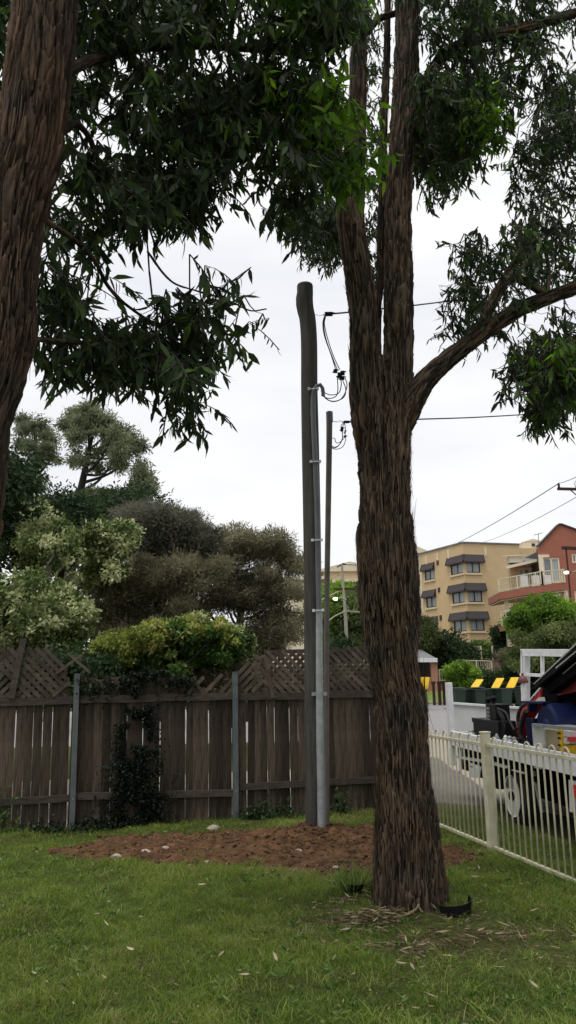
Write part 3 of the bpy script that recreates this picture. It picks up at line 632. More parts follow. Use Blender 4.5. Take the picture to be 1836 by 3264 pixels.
# --- retaining walls and railings on the slope
rw = MB()
P = [at(1405, 2178, 58), at(1520, 2178, 58), at(1520, 2120, 60), at(1715, 2112, 60)]
for i, (x0, x1, yt, Y) in enumerate(((1402, 1430, 2176, 57), (1430, 1600, 2130, 61), (1500, 1900, 2098, 66))):
    a, c = at(x0, yt, Y), at(x1, yt, Y); b = MB(); b.prism([[a[0], Y, STREET], [c[0], Y, STREET], [c[0], Y, c[2]], [a[0], Y, a[2]]], (0, .4, 0))
    w = b.build('retaining_wall', M['stonew'] if i else M['brick']); tag(w, ['low brick retaining wall under the white picket rail by the porch', 'middle stone retaining wall behind the bright green hedge', 'highest stone retaining wall below the flats'][i], 'retaining wall')
def rail_thing(x0, x1, y0, y1, Y, label, h=1.0, Yb=None):
    a, c = at(x0, y0, Y), at(x1, y1, Yb or Y); r = thing('garden_railing', label, 'railing', a, 'cream railings on the terraced slope'); balustrade([a, c], h, r, name='balusters', m=M['cream'])
rail_thing(1402, 1426, 2174, 2174, 56.8, 'short white picket rail on the low wall beside the brick porch', .85)
rail_thing(1458, 1568, 2135, 2137, 60.8, 'long cream rail behind the bright green hedge', .7)
rail_thing(1508, 1535, 2106, 2106, 65, 'narrow cream rail left of the steps below the tan block', 1.1, 63)
rail_thing(1571, 1625, 2106, 2099, 63, 'cream rail at the foot of the terracotta flats column', 1.1, 66)
# bollard posts and bins across the road
for k, (x, w_) in enumerate(((1383, 8), (1401, 9), (1415, 7))):
    a = at(x, 2214, 50); t_ = at(x-2, 2177, 50); b = MB(); b.bar([a[0], 50, STREET-.1], [t_[0], 50, t_[2]], w_/FPX*50); b.bar([t_[0]-.12, 50, t_[2]], [t_[0]+.12, 50, t_[2]+.03], .16)
    tag(b.build('timber_post', M['brownp'], bevel=.01), ['left dark brown timber post on the far lawn', 'middle dark brown timber post on the far lawn, the thickest', 'right dark brown timber post on the far lawn, beside the white truck post'][k], 'post', 'timber posts across the road')
def wheelie(x, y, rot, lidang, label, lid='yellow', cat='wheelie bin'):
    z = STREET+.04; r = thing('wheelie_bin', label, cat, (x, y, z), 'wheelie bins put out across the road'); r.rotation_euler[2] = rot
    def kid(b, n, m, bev=0): o = b.build(n, m); o.parent = r; return o
    b = MB(); lo = [(-.22, -.24), (.22, -.24), (.22, .26), (-.22, .26)]; hi = [(-.29, -.34), (.29, -.34), (.29, .36), (-.29, .36)]
    V = [(p[0], p[1], .05) for p in lo]+[(p[0], p[1], .98) for p in hi]; b.add(V, [(3, 2, 1, 0), (4, 5, 6, 7)]+[(i, (i+1) % 4, 4+(i+1) % 4, 4+i) for i in range(4)])
    b.box((0, 0, .985), (.64, .76, .05)); body = kid(b, 'body', M['bing'])
    b = MB(); b.bar((-.3, .43, .95), (.3, .43, .95), .04); kid(b, 'handle', M['bing'])
    for s in (-1, 1): b = MB(); b.lathe((s*.26, .27, .1), [(.1, -.03), (.1, .03)], 14, (1, 0, 0)); kid(b, 'wheel', M['rubber'])
    b = MB(); hy = .40; ca, sa = math.cos(lidang), math.sin(lidang)
    prof = [(-.0, 0), (.80, 0), (.78, .06), (.1, .08)]
    prof = [(d*.85, h) for d, h in prof]; P = [(-.31, hy-(d_*ca-h_*sa), 1.02+d_*sa+h_*ca) for d_, h_ in prof]; b.prism(P, (.62, 0, 0)); l = kid(b, 'lid', M[lid], 0)
    m = l.modifiers.new('bevel', 'BEVEL'); m.width = .03; m.segments = 3
    return r
for k, (x, a, lid, lb_) in enumerate(((1463, .02, 'bing', 'leftmost green wheelie bin in the row, lid shut'), (1491, 2.35, 'yellow', 'second wheelie bin from the left, yellow lid thrown open'), (1527, .04, 'bing', 'third wheelie bin in the row, dark lid shut, between two open yellow lids'), (1560, 2.25, 'yellow', 'wheelie bin behind the black crane controls, yellow lid open'), (1608, 2.2, 'yellow', 'last wheelie bin of the row with speckled yellow lid open'), (1668, .03, 'bing', 'lone grey-green wheelie bin standing right of the row, behind the beacon'))):
    p = at(x, 2253, 42.2+(k % 2)*.5); wheelie(p[0], p[1], math.radians(-66) if lid == 'yellow' else math.radians(10), a, lb_, lid)
p = at(1333, 2250, 43); wheelie(p[0], p[1], math.radians(-52), 1.9, 'wheelie bin half hidden by the big trunk, yellow lid open')
# ================================================================== PALING FENCE
FR = (np.array([WA[0], WA[1], 0.]), WT, -WN if np.dot(-WN, _C-WA) > 0 else WN)   # s along, o towards the camera
Ws = lambda s, z, o=0: FR[0]+FR[1]*s+FR[2]*o+np.array([0, 0, z])
fen = thing('paling_fence', 'weathered brown timber paling fence with lattice along its top', 'fence', Ws(2, 0))
ang = math.atan2(WT[1], WT[0])
prot = []
for v in range(5):
    b = MB(); h = 1.60; w = .094; n_ = 6; sp = RNG.uniform(-.004, .004, n_)
    for i in range(n_-1):
        z0, z1 = h*i/(n_-1), h*(i+1)/(n_-1)
        b.add([(-w/2+sp[i], -.008, z0), (w/2+sp[i]*.5, -.008, z0), (w/2+sp[i]*.5, .008, z0), (-w/2+sp[i], .008, z0), (-w/2+sp[i+1], -.008, z1), (w/2+sp[i+1]*.5, -.008, z1), (w/2+sp[i+1]*.5, .008, z1), (-w/2+sp[i+1], .008, z1)],
              [(0, 1, 5, 4), (1, 2, 6, 5), (2, 3, 7, 6), (3, 0, 4, 7)]+([(3, 2, 1, 0)] if i == 0 else [])+([(4, 5, 6, 7)] if i == n_-2 else []))
    me_ = bpy.data.meshes.new('paling'); me_.from_pydata(b.v, [], b.f); me_.materials.append(M['paling']); prot.append(me_)
s = -2.2; k = 0
while s < 4.85:
    o = bpy.data.objects.new('paling', prot[k % 5]); COL.objects.link(o); wv = RNG.uniform(.85, 1.12)
    ht = 1.0 if not (.55 < s < 1.75) else 1.0
    top = 1.66 if .72 < s < 1.95 else 1.50; gz = float(gh(*Ws(s, 0)[:2]))-.03
    p = Ws(s, gz, RNG.uniform(-.006, .006)); o.location = p; o.scale = (wv, 1, (top-gz+RNG.uniform(-.02, .02))/1.60)
    o.rotation_euler = (0, RNG.normal(0, .004), ang); par(o, fen)
    big = RNG.random()
    left = s < .72; right = s > 2.65
    s += .0935*wv+((RNG.uniform(.004, .0095) if big > .4 else .0) if (left or right) else (RNG.uniform(.004, .007) if big > .88 else -.001)); k += 1
for (sa, sb, z, wv) in ((-2.2, .72, 1.41, .085), (.76, 2.57, 1.415, .085), (2.61, 4.82, 1.40, .085)):
    b = MB(); n_ = 8
    for i in range(n_):
        a = Ws(sa+(sb-sa)*i/n_, z+.006*math.sin(i*1.7), .03); c = Ws(sa+(sb-sa)*(i+1)/n_, z+.006*math.sin((i+1)*1.7), .03); b.bar(a, c+(c-a)*.002, .035, wv)
    b.build('rail', M['rail'], fen)
for (sa, sb, z0, z1) in ((-2.2, .72, .30, .335), (.76, 2.57, .35, .30), (2.61, 4.82, .36, .37)):
    b = MB(); b.bar(Ws(sa, z0, .03), Ws(sb, z1, .03), .035, .075); b.build('rail', M['rail'], fen)
for sp_, o_, zt in ((.735, .06, 1.70), (2.59, .06, 1.69), (-1.15, .06, 1.7)):
    b = MB(); b.box(Ws(sp_, zt/2-.1, o_), (.062, .062, zt+.2), (WT[0], WT[1])); b.box(Ws(sp_, zt+.003, o_), (.068, .068, .012), (WT[0], WT[1]))
    pst = b.build('steel_post', M['steelpost'], fen, bevel=.004)
    for z in (1.40, .33): q = MB(); q.lathe(Ws(sp_, z, o_+.031), [(.008, 0), (.006, .006)], 8, FR[2]); q.build('bolt', M['galv'], pst)
b = MB(); b.box(Ws(4.83, .95, .0), (.1, .1, 2.1), (WT[0], WT[1])); b.build('timber_post', M['rail'], fen, bevel=.005)
# lattice
def lat(sa, sb, topf, zb, root, name='lattice_slat', drop=(), o0=.018, lean=1.0, step=.098, skip=.0):
    n_ = 0
    for dirn, oo in ((1, o0), (-1, o0+.012)):
        x = sa-1.2
        while x < sb+1.2:
            # slat runs through (x, zb) with slope dirn
            pts = []
            z0 = zb; t0 = x; zt = max(topf(sa), topf(sb))+.02; s0, s1 = x, x+dirn*(zt-zb)*lean
            # clip
            a0, a1 = 0.0, 1.0
            for lim, sg in ((sa, 1), (sb, -1)):
                d0 = (s0-lim)*sg; d1 = (s1-lim)*sg
                if d0 < 0 and d1 < 0: a0 = 2; break
                if d0 < 0: a0 = max(a0, d0/(d0-d1))
                elif d1 < 0: a1 = min(a1, d0/(d0-d1))
            # top clip
            for _ in range(12):
                sm = s0+(s1-s0)*a1; zm = zb+(zt-zb)*a1
                if a1 > a0 and zm > topf(sm): a1 -= .06
            if a1-a0 > .12 and RNG.random() > skip*(1.0 if dirn < 0 else .3):
                A = Ws(s0+(s1-s0)*a0, zb+(zt-zb)*a0, oo); B = Ws(s0+(s1-s0)*a1, zb+(zt-zb)*a1, oo); b = MB(); b.bar(A, B, .008 if False else .034, .008, up=tuple(WN)) if False else b.bar(A, B, .010, .042); b.build(name, M['lattice'], root); n_ += 1
            x += step
    return n_
lat(-1.9, .62, lambda s: 2.03 if s < .35 else 2.03-.9*(s-.35), 1.45, fen, skip=.05)
lat(1.95, 2.95, lambda s: 1.66+.05*(s-1.95) if s < 2.5 else 1.69+.5*(s-2.5), 1.455, fen, skip=.95)
lat(2.95, 4.8, lambda s: 1.90+.02*s, 1.42, fen, skip=.02)
b = MB(); b.bar(Ws(.02, 1.45, .05), Ws(.12, 2.12, .05), .07, .03, up=tuple(WN)); b.build('lattice_batten', M['rail'], fen)
b = MB(); b.bar(Ws(3.06, 1.38, .045), Ws(2.98, 1.86, .045), .055, .02, up=tuple(WN)); b.build('lattice_batten', M['lattice'], fen)
b = MB(); b.bar(Ws(2.96, 1.93, .02), Ws(4.8, 1.965, .02), .012, .05); b.build('lattice_cap', M['rail'], fen)
b = MB(); b.bar(Ws(.47, 1.46, .05), Ws(.86-.2, 1.62, .05), .012, .035); b.bar(Ws(.5, 1.72, .05), Ws(.78, 1.93, .05), .012, .03); b.bar(Ws(.62, 1.95, .055), Ws(.88, 1.72, .055), .012, .03); b.build('loose_slat', M['lattice'], fen)
b = MB()   # the knot-like scorch hole on one board: a real slotted gap strip
b.lathe(Ws(2.30, 1.13, .0098), [(.016, 0), (.022, .004), (.012, .005)], 12, FR[2]); b.build('knot', M['frame'], fen)
# ================================================================== CREAM TUBULAR FENCE
tf = thing('hoop_top_fence', 'cream tubular steel fence with hooped tops along the right side', 'fence', FA)
FS = lambda s, z, o=0: FA+FT*s+FN*o+np.array([0, 0, z])
gz = lambda s: -.0
S0, S1 = -1.2, 5.4; POST = (-1.2, 1.27, 3.65, 5.4)
for i in range(3):
    a, c = POST[i]+.045, POST[i+1]-.045
    for z in (.95, .035):
        b = MB(); b.bar(FS(a, z), FS(c, z), .032, .032); b.build('rail', M['cream'], tf, bevel=.003)
hoop = None
def hoop_mesh():
    b = MB(); w = .05; zt = .985; r = w; pts = [(-w, 0, .03), (-w, 0, .5), (-w, 0, zt-r+.03)]
    pts += [(-w*math.cos(t), 0, zt-r+.03+r*1.25*math.sin(t)) for t in np.linspace(.2, math.pi-.2, 9)]+[(w, 0, zt-r+.03), (w, 0, .5), (w, 0, .03)]
    b.tube(pts, .0085, 8); me = bpy.data.meshes.new('hoop_picket'); me.from_pydata(b.v, [], b.f); me.polygons.foreach_set('use_smooth', [True]*len(me.polygons)); me.materials.append(M['cream']); return me
hm = hoop_mesh(); fang = math.atan2(FT[1], FT[0])
for i in range(3):
    a, c = POST[i]+.045, POST[i+1]-.045; n_ = int((c-a)/.2); st = (c-a)/n_ if i != 1 else .2; off0 = {0: a+.06, 1: 1.447, 2: a+.11}[i]
    x = off0
    while x < c-.04:
        o = bpy.data.objects.new('hoop_picket', hm); COL.objects.link(o); o.location = FS(x, 0); o.rotation_euler = (0, 0, fang); par(o, tf); x += .203 if i == 0 else .2
for s_ in POST:
    b = MB(); b.box(FS(s_, .50), (.075, .075, 1.12), (FT[0], FT[1])); p_ = b.build('post', M['cream'], tf, bevel=.004); b = MB(); b.box(FS(s_, 1.066), (.084, .084, .014), (FT[0], FT[1])); b.build('cap', M['cream'], p_, bevel=.003)
    q = MB(); q.box(FS(s_-.06, .945, -.0), (.05, .045, .045), (FT[0], FT[1])); q.build('bracket', M['cream'], p_)
# ================================================================== POLES
def tube_obj(name, rows, m, root, n=24, sub=40, sm=True):
    Q = spline(px_path(rows, 8.7), sub); b = MB(); b.tube(Q[:, :3], Q[:, 3], n); return b.build(name, m, root, smooth=sm)
PY = 8.68
bp = thing('power_pole', 'thick timber power pole with a bulge near its top, standing in dug soil', 'power pole', G(1003, 2690))
rows = [(972, 912, 25.5), (972.5, 930, 25.5), (970, 958, 27.5), (973, 985, 27), (980, 1015, 26), (985, 1090, 26), (986, 1250, 26.5), (989, 1400, 27.5), (993, 1600, 28), (996, 1800, 28), (997, 2000, 28), (999, 2300, 28), (1003, 2640, 28), (1004, 2720, 28)]
tube_obj('timber_shaft', [(*r, PY) for r in rows], M['polewood'], bp, 32, 80)
c0 = at(972, 912, PY); b = MB(); b.lathe(c0-[0, 0, .015], [(.0895, 0), (.0895, .03), (.05, .034)], 28); b.build('cap', M['grey'], bp, smooth=True)
def fpt(px, py, Y=8.56): return at(px, py, Y)
up_ = spline(np.array([[*fpt(x, y), r/FPX*9] for x, y, r in ((1030, 1262, 6), (1029, 1240, 6), (1020, 1226, 6.5), (1008, 1232, 7), (999, 1260, 8), (998, 1320, 8), (1003, 1430, 8.5), (1010, 1600, 8.5), (1014, 1800, 8.5), (1017, 1950, 8.5))]), 60)
b = MB(); b.tube(up_[:, :3], up_[:, 3], 14); b.build('upper_conduit', M['pvc'], bp, smooth=True)
lo_ = spline(np.array([[*fpt(x, y), r/FPX*9] for x, y, r in ((1017, 1948, 10), (1019, 2300, 11), (1023, 2500, 11.5), (1026, 2686, 12))]), 20)
b = MB(); b.tube(lo_[:, :3], lo_[:, 3], 18); b.build('lower_conduit', M['galv'], bp, smooth=True)
for x, y in ((1000, 1240), (1007, 1472), (1012, 1722), (1016, 1946)):
    b = MB(); p = fpt(x, y, 8.53); b.tube([p+[-.055, .05, 0], p+[-.04, .0, 0], p+[0, -.02, 0], p+[.035, .0, 0], p+[.045, .05, 0]], .006, 6); b.box(p+[-.055, -.01, 0], (.03, .02, .03)); b.box(p+[.045, -.005, .003], (.025, .02, .03)); b.build('saddle_clamp', M['metalw'], bp)
for x, y in ((1018, 2212), (1028, 2655)):
    b = MB(); p = fpt(x, y, 8.53); b.box(p+[0, .03, 0], (.16, .03, .035)); b.build('strap', M['galv'], bp)
sp = thing('slim_pole', 'slimmer steel service pole just behind the thick pole', 'pole', G(1041, 2672))
Y2 = 9.05; q = [(1050, 1316, 10), (1049, 1440, 9.3), (1045, 1700, 9), (1042, 1900, 8.8), (1040, 2300, 8.8), (1042, 2690, 9)]
tube_obj('steel_shaft', [(*r, Y2) for r in q], two('brown_grey_steel', (.09, .08, .07), (.16, .14, .12), 5, .8, .001), sp, 18, 40)
c1 = at(1050, 1316, Y2); b = MB(); b.lathe(c1-[0, 0, .11], [(.041, 0), (.041, .12), (.02, .13)], 18); b.build('cap', M['pvc'], sp, smooth=True)
def wires(name, label, curves, m=M['wire'], joints=(), cat='cable', r=.0065, Y=8.6):
    t = thing(name, label, cat, at(*curves[0][0][:2], Y))
    for c in curves:
        pts = np.array([at(p[0], p[1], p[2] if len(p) > 2 else Y) for p in c]); Q = spline(pts, max(8, len(c)*7)) if len(c) > 2 else pts
        b = MB(); b.tube(Q, r, 6); b.build('conductor', m, t, smooth=True)
    for (x, y, w, h, Yj) in joints:
        b = MB(); p = at(x, y, Yj); s_ = Yj/FPX*1.02; b.box(p, (w*s_, .035, h*s_)); b.box(p+[.01, 0, h*s_*.3], (w*s_*1.35, .02, h*s_*.25)); b.box(p+[-.01, 0, -h*s_*.25], (w*s_*1.25, .022, h*s_*.2)); b.build('connector', M['black'], t, bevel=.005)
    return t
Ya = 8.62
wires('service_drop', 'looping black service cables hanging from the thick pole to clustered connectors', [
    [(1034, 1008), (1029, 1030), (1034, 1070), (1055, 1130), (1070, 1178)], [(1036, 1008), (1031, 1030), (1039, 1080), (1060, 1140), (1076, 1180)], [(1038, 1008), (1034, 1032), (1046, 1085), (1065, 1140), (1083, 1178)],
    [(1075, 1200), (1077, 1240), (1072, 1262), (1050, 1270), (1030, 1262), (1024, 1245)], [(1085, 1206), (1088, 1225), (1080, 1252), (1055, 1259), (1032, 1250), (1026, 1242)],
    [(1092, 1212), (1102, 1240), (1096, 1266), (1066, 1279), (1042, 1272), (1024, 1244)], [(1100, 1205), (1106, 1225), (1101, 1250), (1085, 1273), (1060, 1280), (1036, 1268), (1026, 1246)]],
    joints=((1069, 1183, 13, 12, Ya), (1083, 1196, 15, 18, Ya), (1092, 1189, 14, 14, Ya), (1090, 1205, 16, 12, Ya)), Y=Ya, r=.0055)
ol = wires('overhead_line', 'upper black overhead cable running from the thick pole past the trunk', [[(1060, 1000, 8.65), (1105, 996, 8.9), (1215, 984, 9.6), (1315, 974, 10.3), (1460, 955, 11.4), (1700, 915, 13.5), (1950, 862, 16)]], joints=((1048, 1001, 26, 13, 8.65),), r=.011)
b = MB(); b.tube([at(1002, 1004, 8.68), at(1012, 1003, 8.68), at(1014, 1007, 8.68), at(1024, 1005, 8.66), at(1034, 1002, 8.65)], .003, 5); b.build('tension_hook', M['galv'], ol)
ol2 = wires('overhead_line', 'lower black overhead cable running right from the slimmer pole', [[(1110, 1345, 9.1), (1200, 1342, 9.7), (1315, 1337, 10.4), (1500, 1331, 11.6), (1660, 1322, 12.8), (1850, 1309, 14.4), (2100, 1286, 17)]], joints=((1104, 1345, 18, 7, 9.08),), r=.011)
b = MB(); b.tube([at(1060, 1341, Y2), at(1063, 1344, Y2), at(1080, 1345, Y2), at(1081, 1341, Y2), at(1094, 1344, Y2)], .004, 5); b.build('tension_hook', M['galv'], ol2)
wires('service_drop', 'small looping cables beside the top of the slimmer pole', [
    [(1096, 1348), (1088, 1356), (1089, 1370), (1092, 1390), (1086, 1412), (1070, 1425), (1056, 1422)], [(1098, 1348), (1092, 1362), (1091, 1395), (1083, 1416), (1068, 1428), (1056, 1424)],
    [(1098, 1350), (1101, 1362), (1100, 1385), (1102, 1400), (1092, 1424), (1072, 1432), (1056, 1428)], [(1100, 1392), (1090, 1404), (1079, 1412), (1070, 1409), (1067, 1398), (1059, 1396)]],
    joints=((1090, 1368, 9, 14, Y2), (1100, 1377, 4, 12, Y2), (1100, 1391, 8, 5, Y2)), Y=Y2, r=.0045)
# mid distance pole
fp = thing('distant_power_pole', 'pale leaning power pole seen between the slim pole and the big trunk', 'power pole', G(1118, 2236, STREET))
Yf = 42; b = MB(); Qp = spline(np.array([[*at(x, y, Yf), r/FPX*Yf] for x, y, r in ((1089.5, 1797, 3.6), (1094, 1870, 4.5), (1101, 1960, 5.2), (1106, 2060, 5.6), (1112, 2150, 6), (1118, 2245, 6.4))]), 20); b.tube(Qp[:, :3], Qp[:, 3], 12); b.build('shaft', M['farpole'], fp, smooth=True)
b = MB(); b.bar(at(1064, 1878, Yf), at(1134, 1877, Yf), .12, .1); b.build('crossarm', M['brownp'], fp); b = MB(); b.bar(at(1130, 1872, Yf), at(1138, 1870, Yf), .1); b.build('insulator', M['brownp'], fp); b = MB(); b.bar(at(1074, 1808, Yf), at(1091, 1798, Yf), .06); b.build('top_bracket', M['brownp'], fp); b = MB(); b.bar(at(1090, 1797, Yf), at(1101, 1799, Yf), .08); b.build('top_bracket', M['brownp'], fp)
ln = wires('service_drop', 'pale service wires slung low from the distant pale pole', [[(1100, 1947, Yf), (1090, 1953, Yf-1), (1083, 1956, Yf-1), (1064, 1966, Yf-3), (1040, 1985, Yf-6)], [(1104, 1948, Yf), (1140, 1951, Yf), (1200, 1960, Yf-1)], [(1090, 1799, Yf), (1145, 1801, Yf), (1260, 1808, Yf)], [(1080, 1885, Yf), (1048, 1900, Yf-4), (1000, 1925, Yf-8)]], m=M['farpole'], r=.035, Y=Yf)
def street_lamp(px, py, Y, label, armto):
    r = thing('street_lamp', label, 'street lamp', at(px, py, Y)); p = at(px, py, Y); a = at(*armto, Y); b = MB(); b.tube([p+(a-p)*.25, (p+a)/2+[0, 0, .12], a], .05, 8); b.build('arm', M['farpole'], r)
    k = Y/FPX; b = MB(); d_ = unit(a-p); b.lathe(p-d_*9*k, [(1*k, 0), (4*k, 3*k), (5*k, 9*k), (4*k, 15*k)], 14, d_); g_ = b.build('lens', M['lamp'], r, smooth=True)
    b = MB(); b.lathe(p+d_*6.2*k, [(4.4*k, 0), (4*k, 4*k), (2*k, 8*k)], 12, d_); b.build('housing', M['frame'], r, smooth=True)
street_lamp(1070, 1909, Yf-1, 'lit street lamp glowing in front of the green trees left of the big trunk', (1104, 1913))
street_lamp(1806, 1825, 52, 'lit street lamp in front of the terracotta flats at the right edge', (1880, 1822))
# right-hand utility pole whose crossarm enters the frame
ub = thing('utility_pole', 'dark power pole at the right edge, only its crossarm and insulator in view', 'power pole', (13.6, 28, STREET)); Yu = 28
tp = at(1895, 1500, Yu); b = MB(); b.tube([(tp[0], Yu, STREET-.3), (tp[0], Yu, tp[2])], [.17, .12], 14); b.build('shaft', M['brownp'], ub, smooth=True)
b = MB(); b.bar(at(1777, 1558, Yu), at(2010, 1563, Yu), .10, .09); b.build('crossarm', M['brownp'], ub)
b = MB(); b.bar(at(1817, 1561, Yu-.08), at(1893, 1625, Yu-.08), .03); b.build('brace', M['brownp'], ub)
for x in (1782, 1850, 1950): b = MB(); b.lathe(at(x, 1557, Yu), [(.04, 0), (.045, .05), (.035, .06), (.045, .11), (.03, .2)], 12); b.build('insulator', M['brownp'], ub, smooth=True)
b = MB(); b.tube([at(1836, 1556, Yu), at(1831, 1540, Yu), at(1838, 1531, Yu), at(1850, 1528, Yu)], .012, 5); b.build('jumper_wire', M['wire'], ub)
def span(name, label, A, B, sag, r=.012):
    A, B = np.asarray(A), np.asarray(B); t = np.linspace(0, 1, 24)[:, None]; P = A+(B-A)*t-np.array([0, 0, 1.])*sag*4*t*(1-t); b = MB(); b.tube(P, r, 5); return tag(b.build(name, M['grey']), label, 'cable', 'street wires')
span('street_wire', 'thin wire from the crossarm insulator down to the roof line of the tan block', at(1782, 1540, Yu), at(1330, 1775, 92), .5, .02)
span('street_wire', 'faint lower wire crossing the sky above the tan block', at(1850, 1577, Yu), at(1500, 1738, 76), .3, .014)
span('street_wire', 'wire leaving the crossarm towards the upper right corner', at(1782, 1540, Yu), at(1990, 1420, 12), .1, .012)
up2 = thing('utility_pole', 'brown pole with small crossarm in front of the terracotta gable', 'power pole', at(1805, 2000, 55)*[1, 1, 0]); b = MB(); p = at(1804, 1747, 55); b.bar((p[0], 55, 0), p, .09); b.build('shaft', M['brownp'], up2)
b = MB(); b.bar(at(1791, 1746, 55), at(1850, 1749, 55), .22, .2); b.build('crossarm', M['brownp'], up2)
# ================================================================== CRANE TRUCK
tk = thing('crane_truck', 'flatbed crane truck with blue drum and black boom parked behind the cream fence', 'truck', (3.2, 9, STREET))
KA = at(1435, 2369, 12.0); KB = at(1700, 2437, 9.1); KT = KB-KA; KT[2] = 0; KT /= np.linalg.norm(KT); KN = np.array([-KT[1], KT[0], 0])
if KN[0] < 0: KN = -KN           # KN points away from the fence, across the bed
KO = np.array([KA[0], KA[1], 0])
T = lambda s, n, z: KO+KT*s+KN*n+np.array([0, 0, z])
def kpx(px, py, n=0.0):
    """point seen at px,py on the vertical plane n metres inside the near side of the bed -> (s, z)"""
    q = onplane(px, py, KO+KN*n, KN); return float(np.dot(q-KO, KT)), float(q[2])
def kplate(name, pts, n, th, m, root=tk, bevel=.004):
    P = [onplane(x, y, KO+KN*n, KN) for x, y in pts]; b = MB(); b.prism(P, KN*th); return b.build(name, m, root, bevel=bevel)
def kbox(name, s0, s1, n0, n1, z0, z1, m, root=tk, bevel=.004):
    b = MB(); b.box(T((s0+s1)/2, (n0+n1)/2, (z0+z1)/2), (s1-s0, abs(n1-n0), z1-z0), (KT[0], KT[1])); return b.build(name, m, root, bevel=bevel)
zb0 = .64
kbox('bed_edge', 0, 6.2, 0, .06, zb0-.02, zb0+.18, M['white']); kbox('bed_floor', .02, 6.2, .065, 2.35, zb0+.03, zb0+.10, M['chassis'])
kbox('bed_edge', 0, 6.2, 2.36, 2.42, zb0, zb0+.16, M['white'])
kbox('bed_edge', -.06, -.005, 0, 2.42, zb0, zb0+.16, M['white'])
kbox('chassis_rail', .1, 8, .75, .85, .32, zb0-.005, M['chassis']); kbox('chassis_rail', .1, 8, 1.5, 1.6, .32, zb0-.005, M['chassis'])
kbox('underbed_shade_box', .02, 6.0, .40, 2.3, .16, zb0-.02, M['chassis'])  # solid black box: shade around the chassis built as an added dark mass
kbox('underbed_shade_sheet', 1.05, 2.05, .10, .14, .25, .60, M['chassis']);  # added black sheet standing for shade below the bed
_, zt_ = kpx(1434, 2176); b = MB(); b.box(T(.0, .03, (zb0-.30+zt_)/2), (.12, .075, zt_-zb0+.30), (KT[0], KT[1])); b.build('stake_post', M['white'], tk, bevel=.006)
# partition panel behind the controls
pa, pb = at(1443, 2244, 12.9), at(1668, 2260, 11.6); d_ = pb-pa; d_[2] = 0; d_ /= np.linalg.norm(d_); nn = np.array([-d_[1], d_[0], 0]); nn = nn if nn[0] > 0 else -nn
b = MB(); b.prism([[pa[0], pa[1], zb0+.1], [pb[0], pb[1], zb0+.1], pb, pa], nn*.03); b.build('side_panel', M['whited'], tk)
b = MB(); b.bar(pa+[0, 0, .012], pb+[0, 0, .012], .05, .03); b.build('panel_rim', M['white'], tk)
# struts below the bed
b = MB()
def under(x, y, n=.08): s, z = kpx(x, y, n); return T(s, n, z)
for pts in (((1442, 2375), (1442, 2440)), ((1476, 2378), (1466, 2462)), ((1462, 2385), (1470, 2455)), ((1500, 2435), (1535, 2450)), ((1440, 2410), (1540, 2426)), ((1564, 2430), (1674, 2462))):
    b = MB(); b.bar(under(*pts[0]), under(*pts[1]), .035); b.build('underbed_strut', M['white'], tk)
for pts in (((1497, 2445), (1532, 2452), (1527, 2480), (1502, 2478)), ((1702, 2370), (1726, 2370), (1726, 2452), (1702, 2448)), ((1812, 2485), (1836, 2490), (1833, 2590), (1816, 2588))):
    kplate('mudguard_plate', pts, .03, .012, M['whited'], bevel=0)
kplate('tail_lamp', ((1820, 2500), (1850, 2505), (1850, 2545), (1822, 2540)), .01, .012, M['red'], bevel=0)
b = MB(); b.bar(under(1700, 2458), under(1727, 2590), .03); b.build('underbed_strut', M['galv'], tk)
kbox('underbed_shade_panel', .03, 1.0, .10, .125, .30, zb0-.01, M['chassis'])  # black panel added in place of the shadow the bed casts
kbox('toolbox', 1.0, 1.55, .10, .5, .20, .60, M['chassis'])
def wheel(s, n, side=-1, R_=.315):
    c = T(s, n, STREET+R_); w = MB(); prof = [(R_-.08, -.10), (R_-.03, -.11), (R_, -.08), (R_, .08), (R_-.03, .11), (R_-.10, .10)]
    w.lathe(c, prof, 36, KN); o = w.build('wheel', M['rubber'], tk, smooth=True)
    r = MB(); r.lathe(c-KN*.10, [(.235, -.02), (.24, -.03), (.225, -.02), (.185, .02), (.17, .05), (.10, .055), (.09, -.01), (.06, -.02)], 30, KN); r.build('rim', M['rim'], o, smooth=True)
    h = MB(); h.lathe(c-KN*.125, [(.055, 0), (.05, -.03), (.02, -.035)], 16, KN); h.build('hub', M['chassis'], o, smooth=True)
    for k in range(6):
        q = MB(); a = math.pi*2*k/6; q.lathe(c-KN*.055+(KT*math.cos(a)+np.array([0, 0, 1])*math.sin(a))*.135, [(.012, 0), (.012, -.02)], 6, KN); q.build('wheel_nut', M['galv'], o)
    return o
sw, _ = kpx(1642, 2573, .12); wheel(sw, .22); wheel(sw, 2.1); wheel(sw+3.9, .22); wheel(sw+3.9, 2.1)
kplate('mudguard', [(1590, 2475), (1605, 2452), (1635, 2440), (1680, 2450), (1712, 2490), (1705, 2494), (1676, 2462), (1636, 2452), (1610, 2462), (1597, 2480)], .06, .3, M['chassis'], bevel=0)
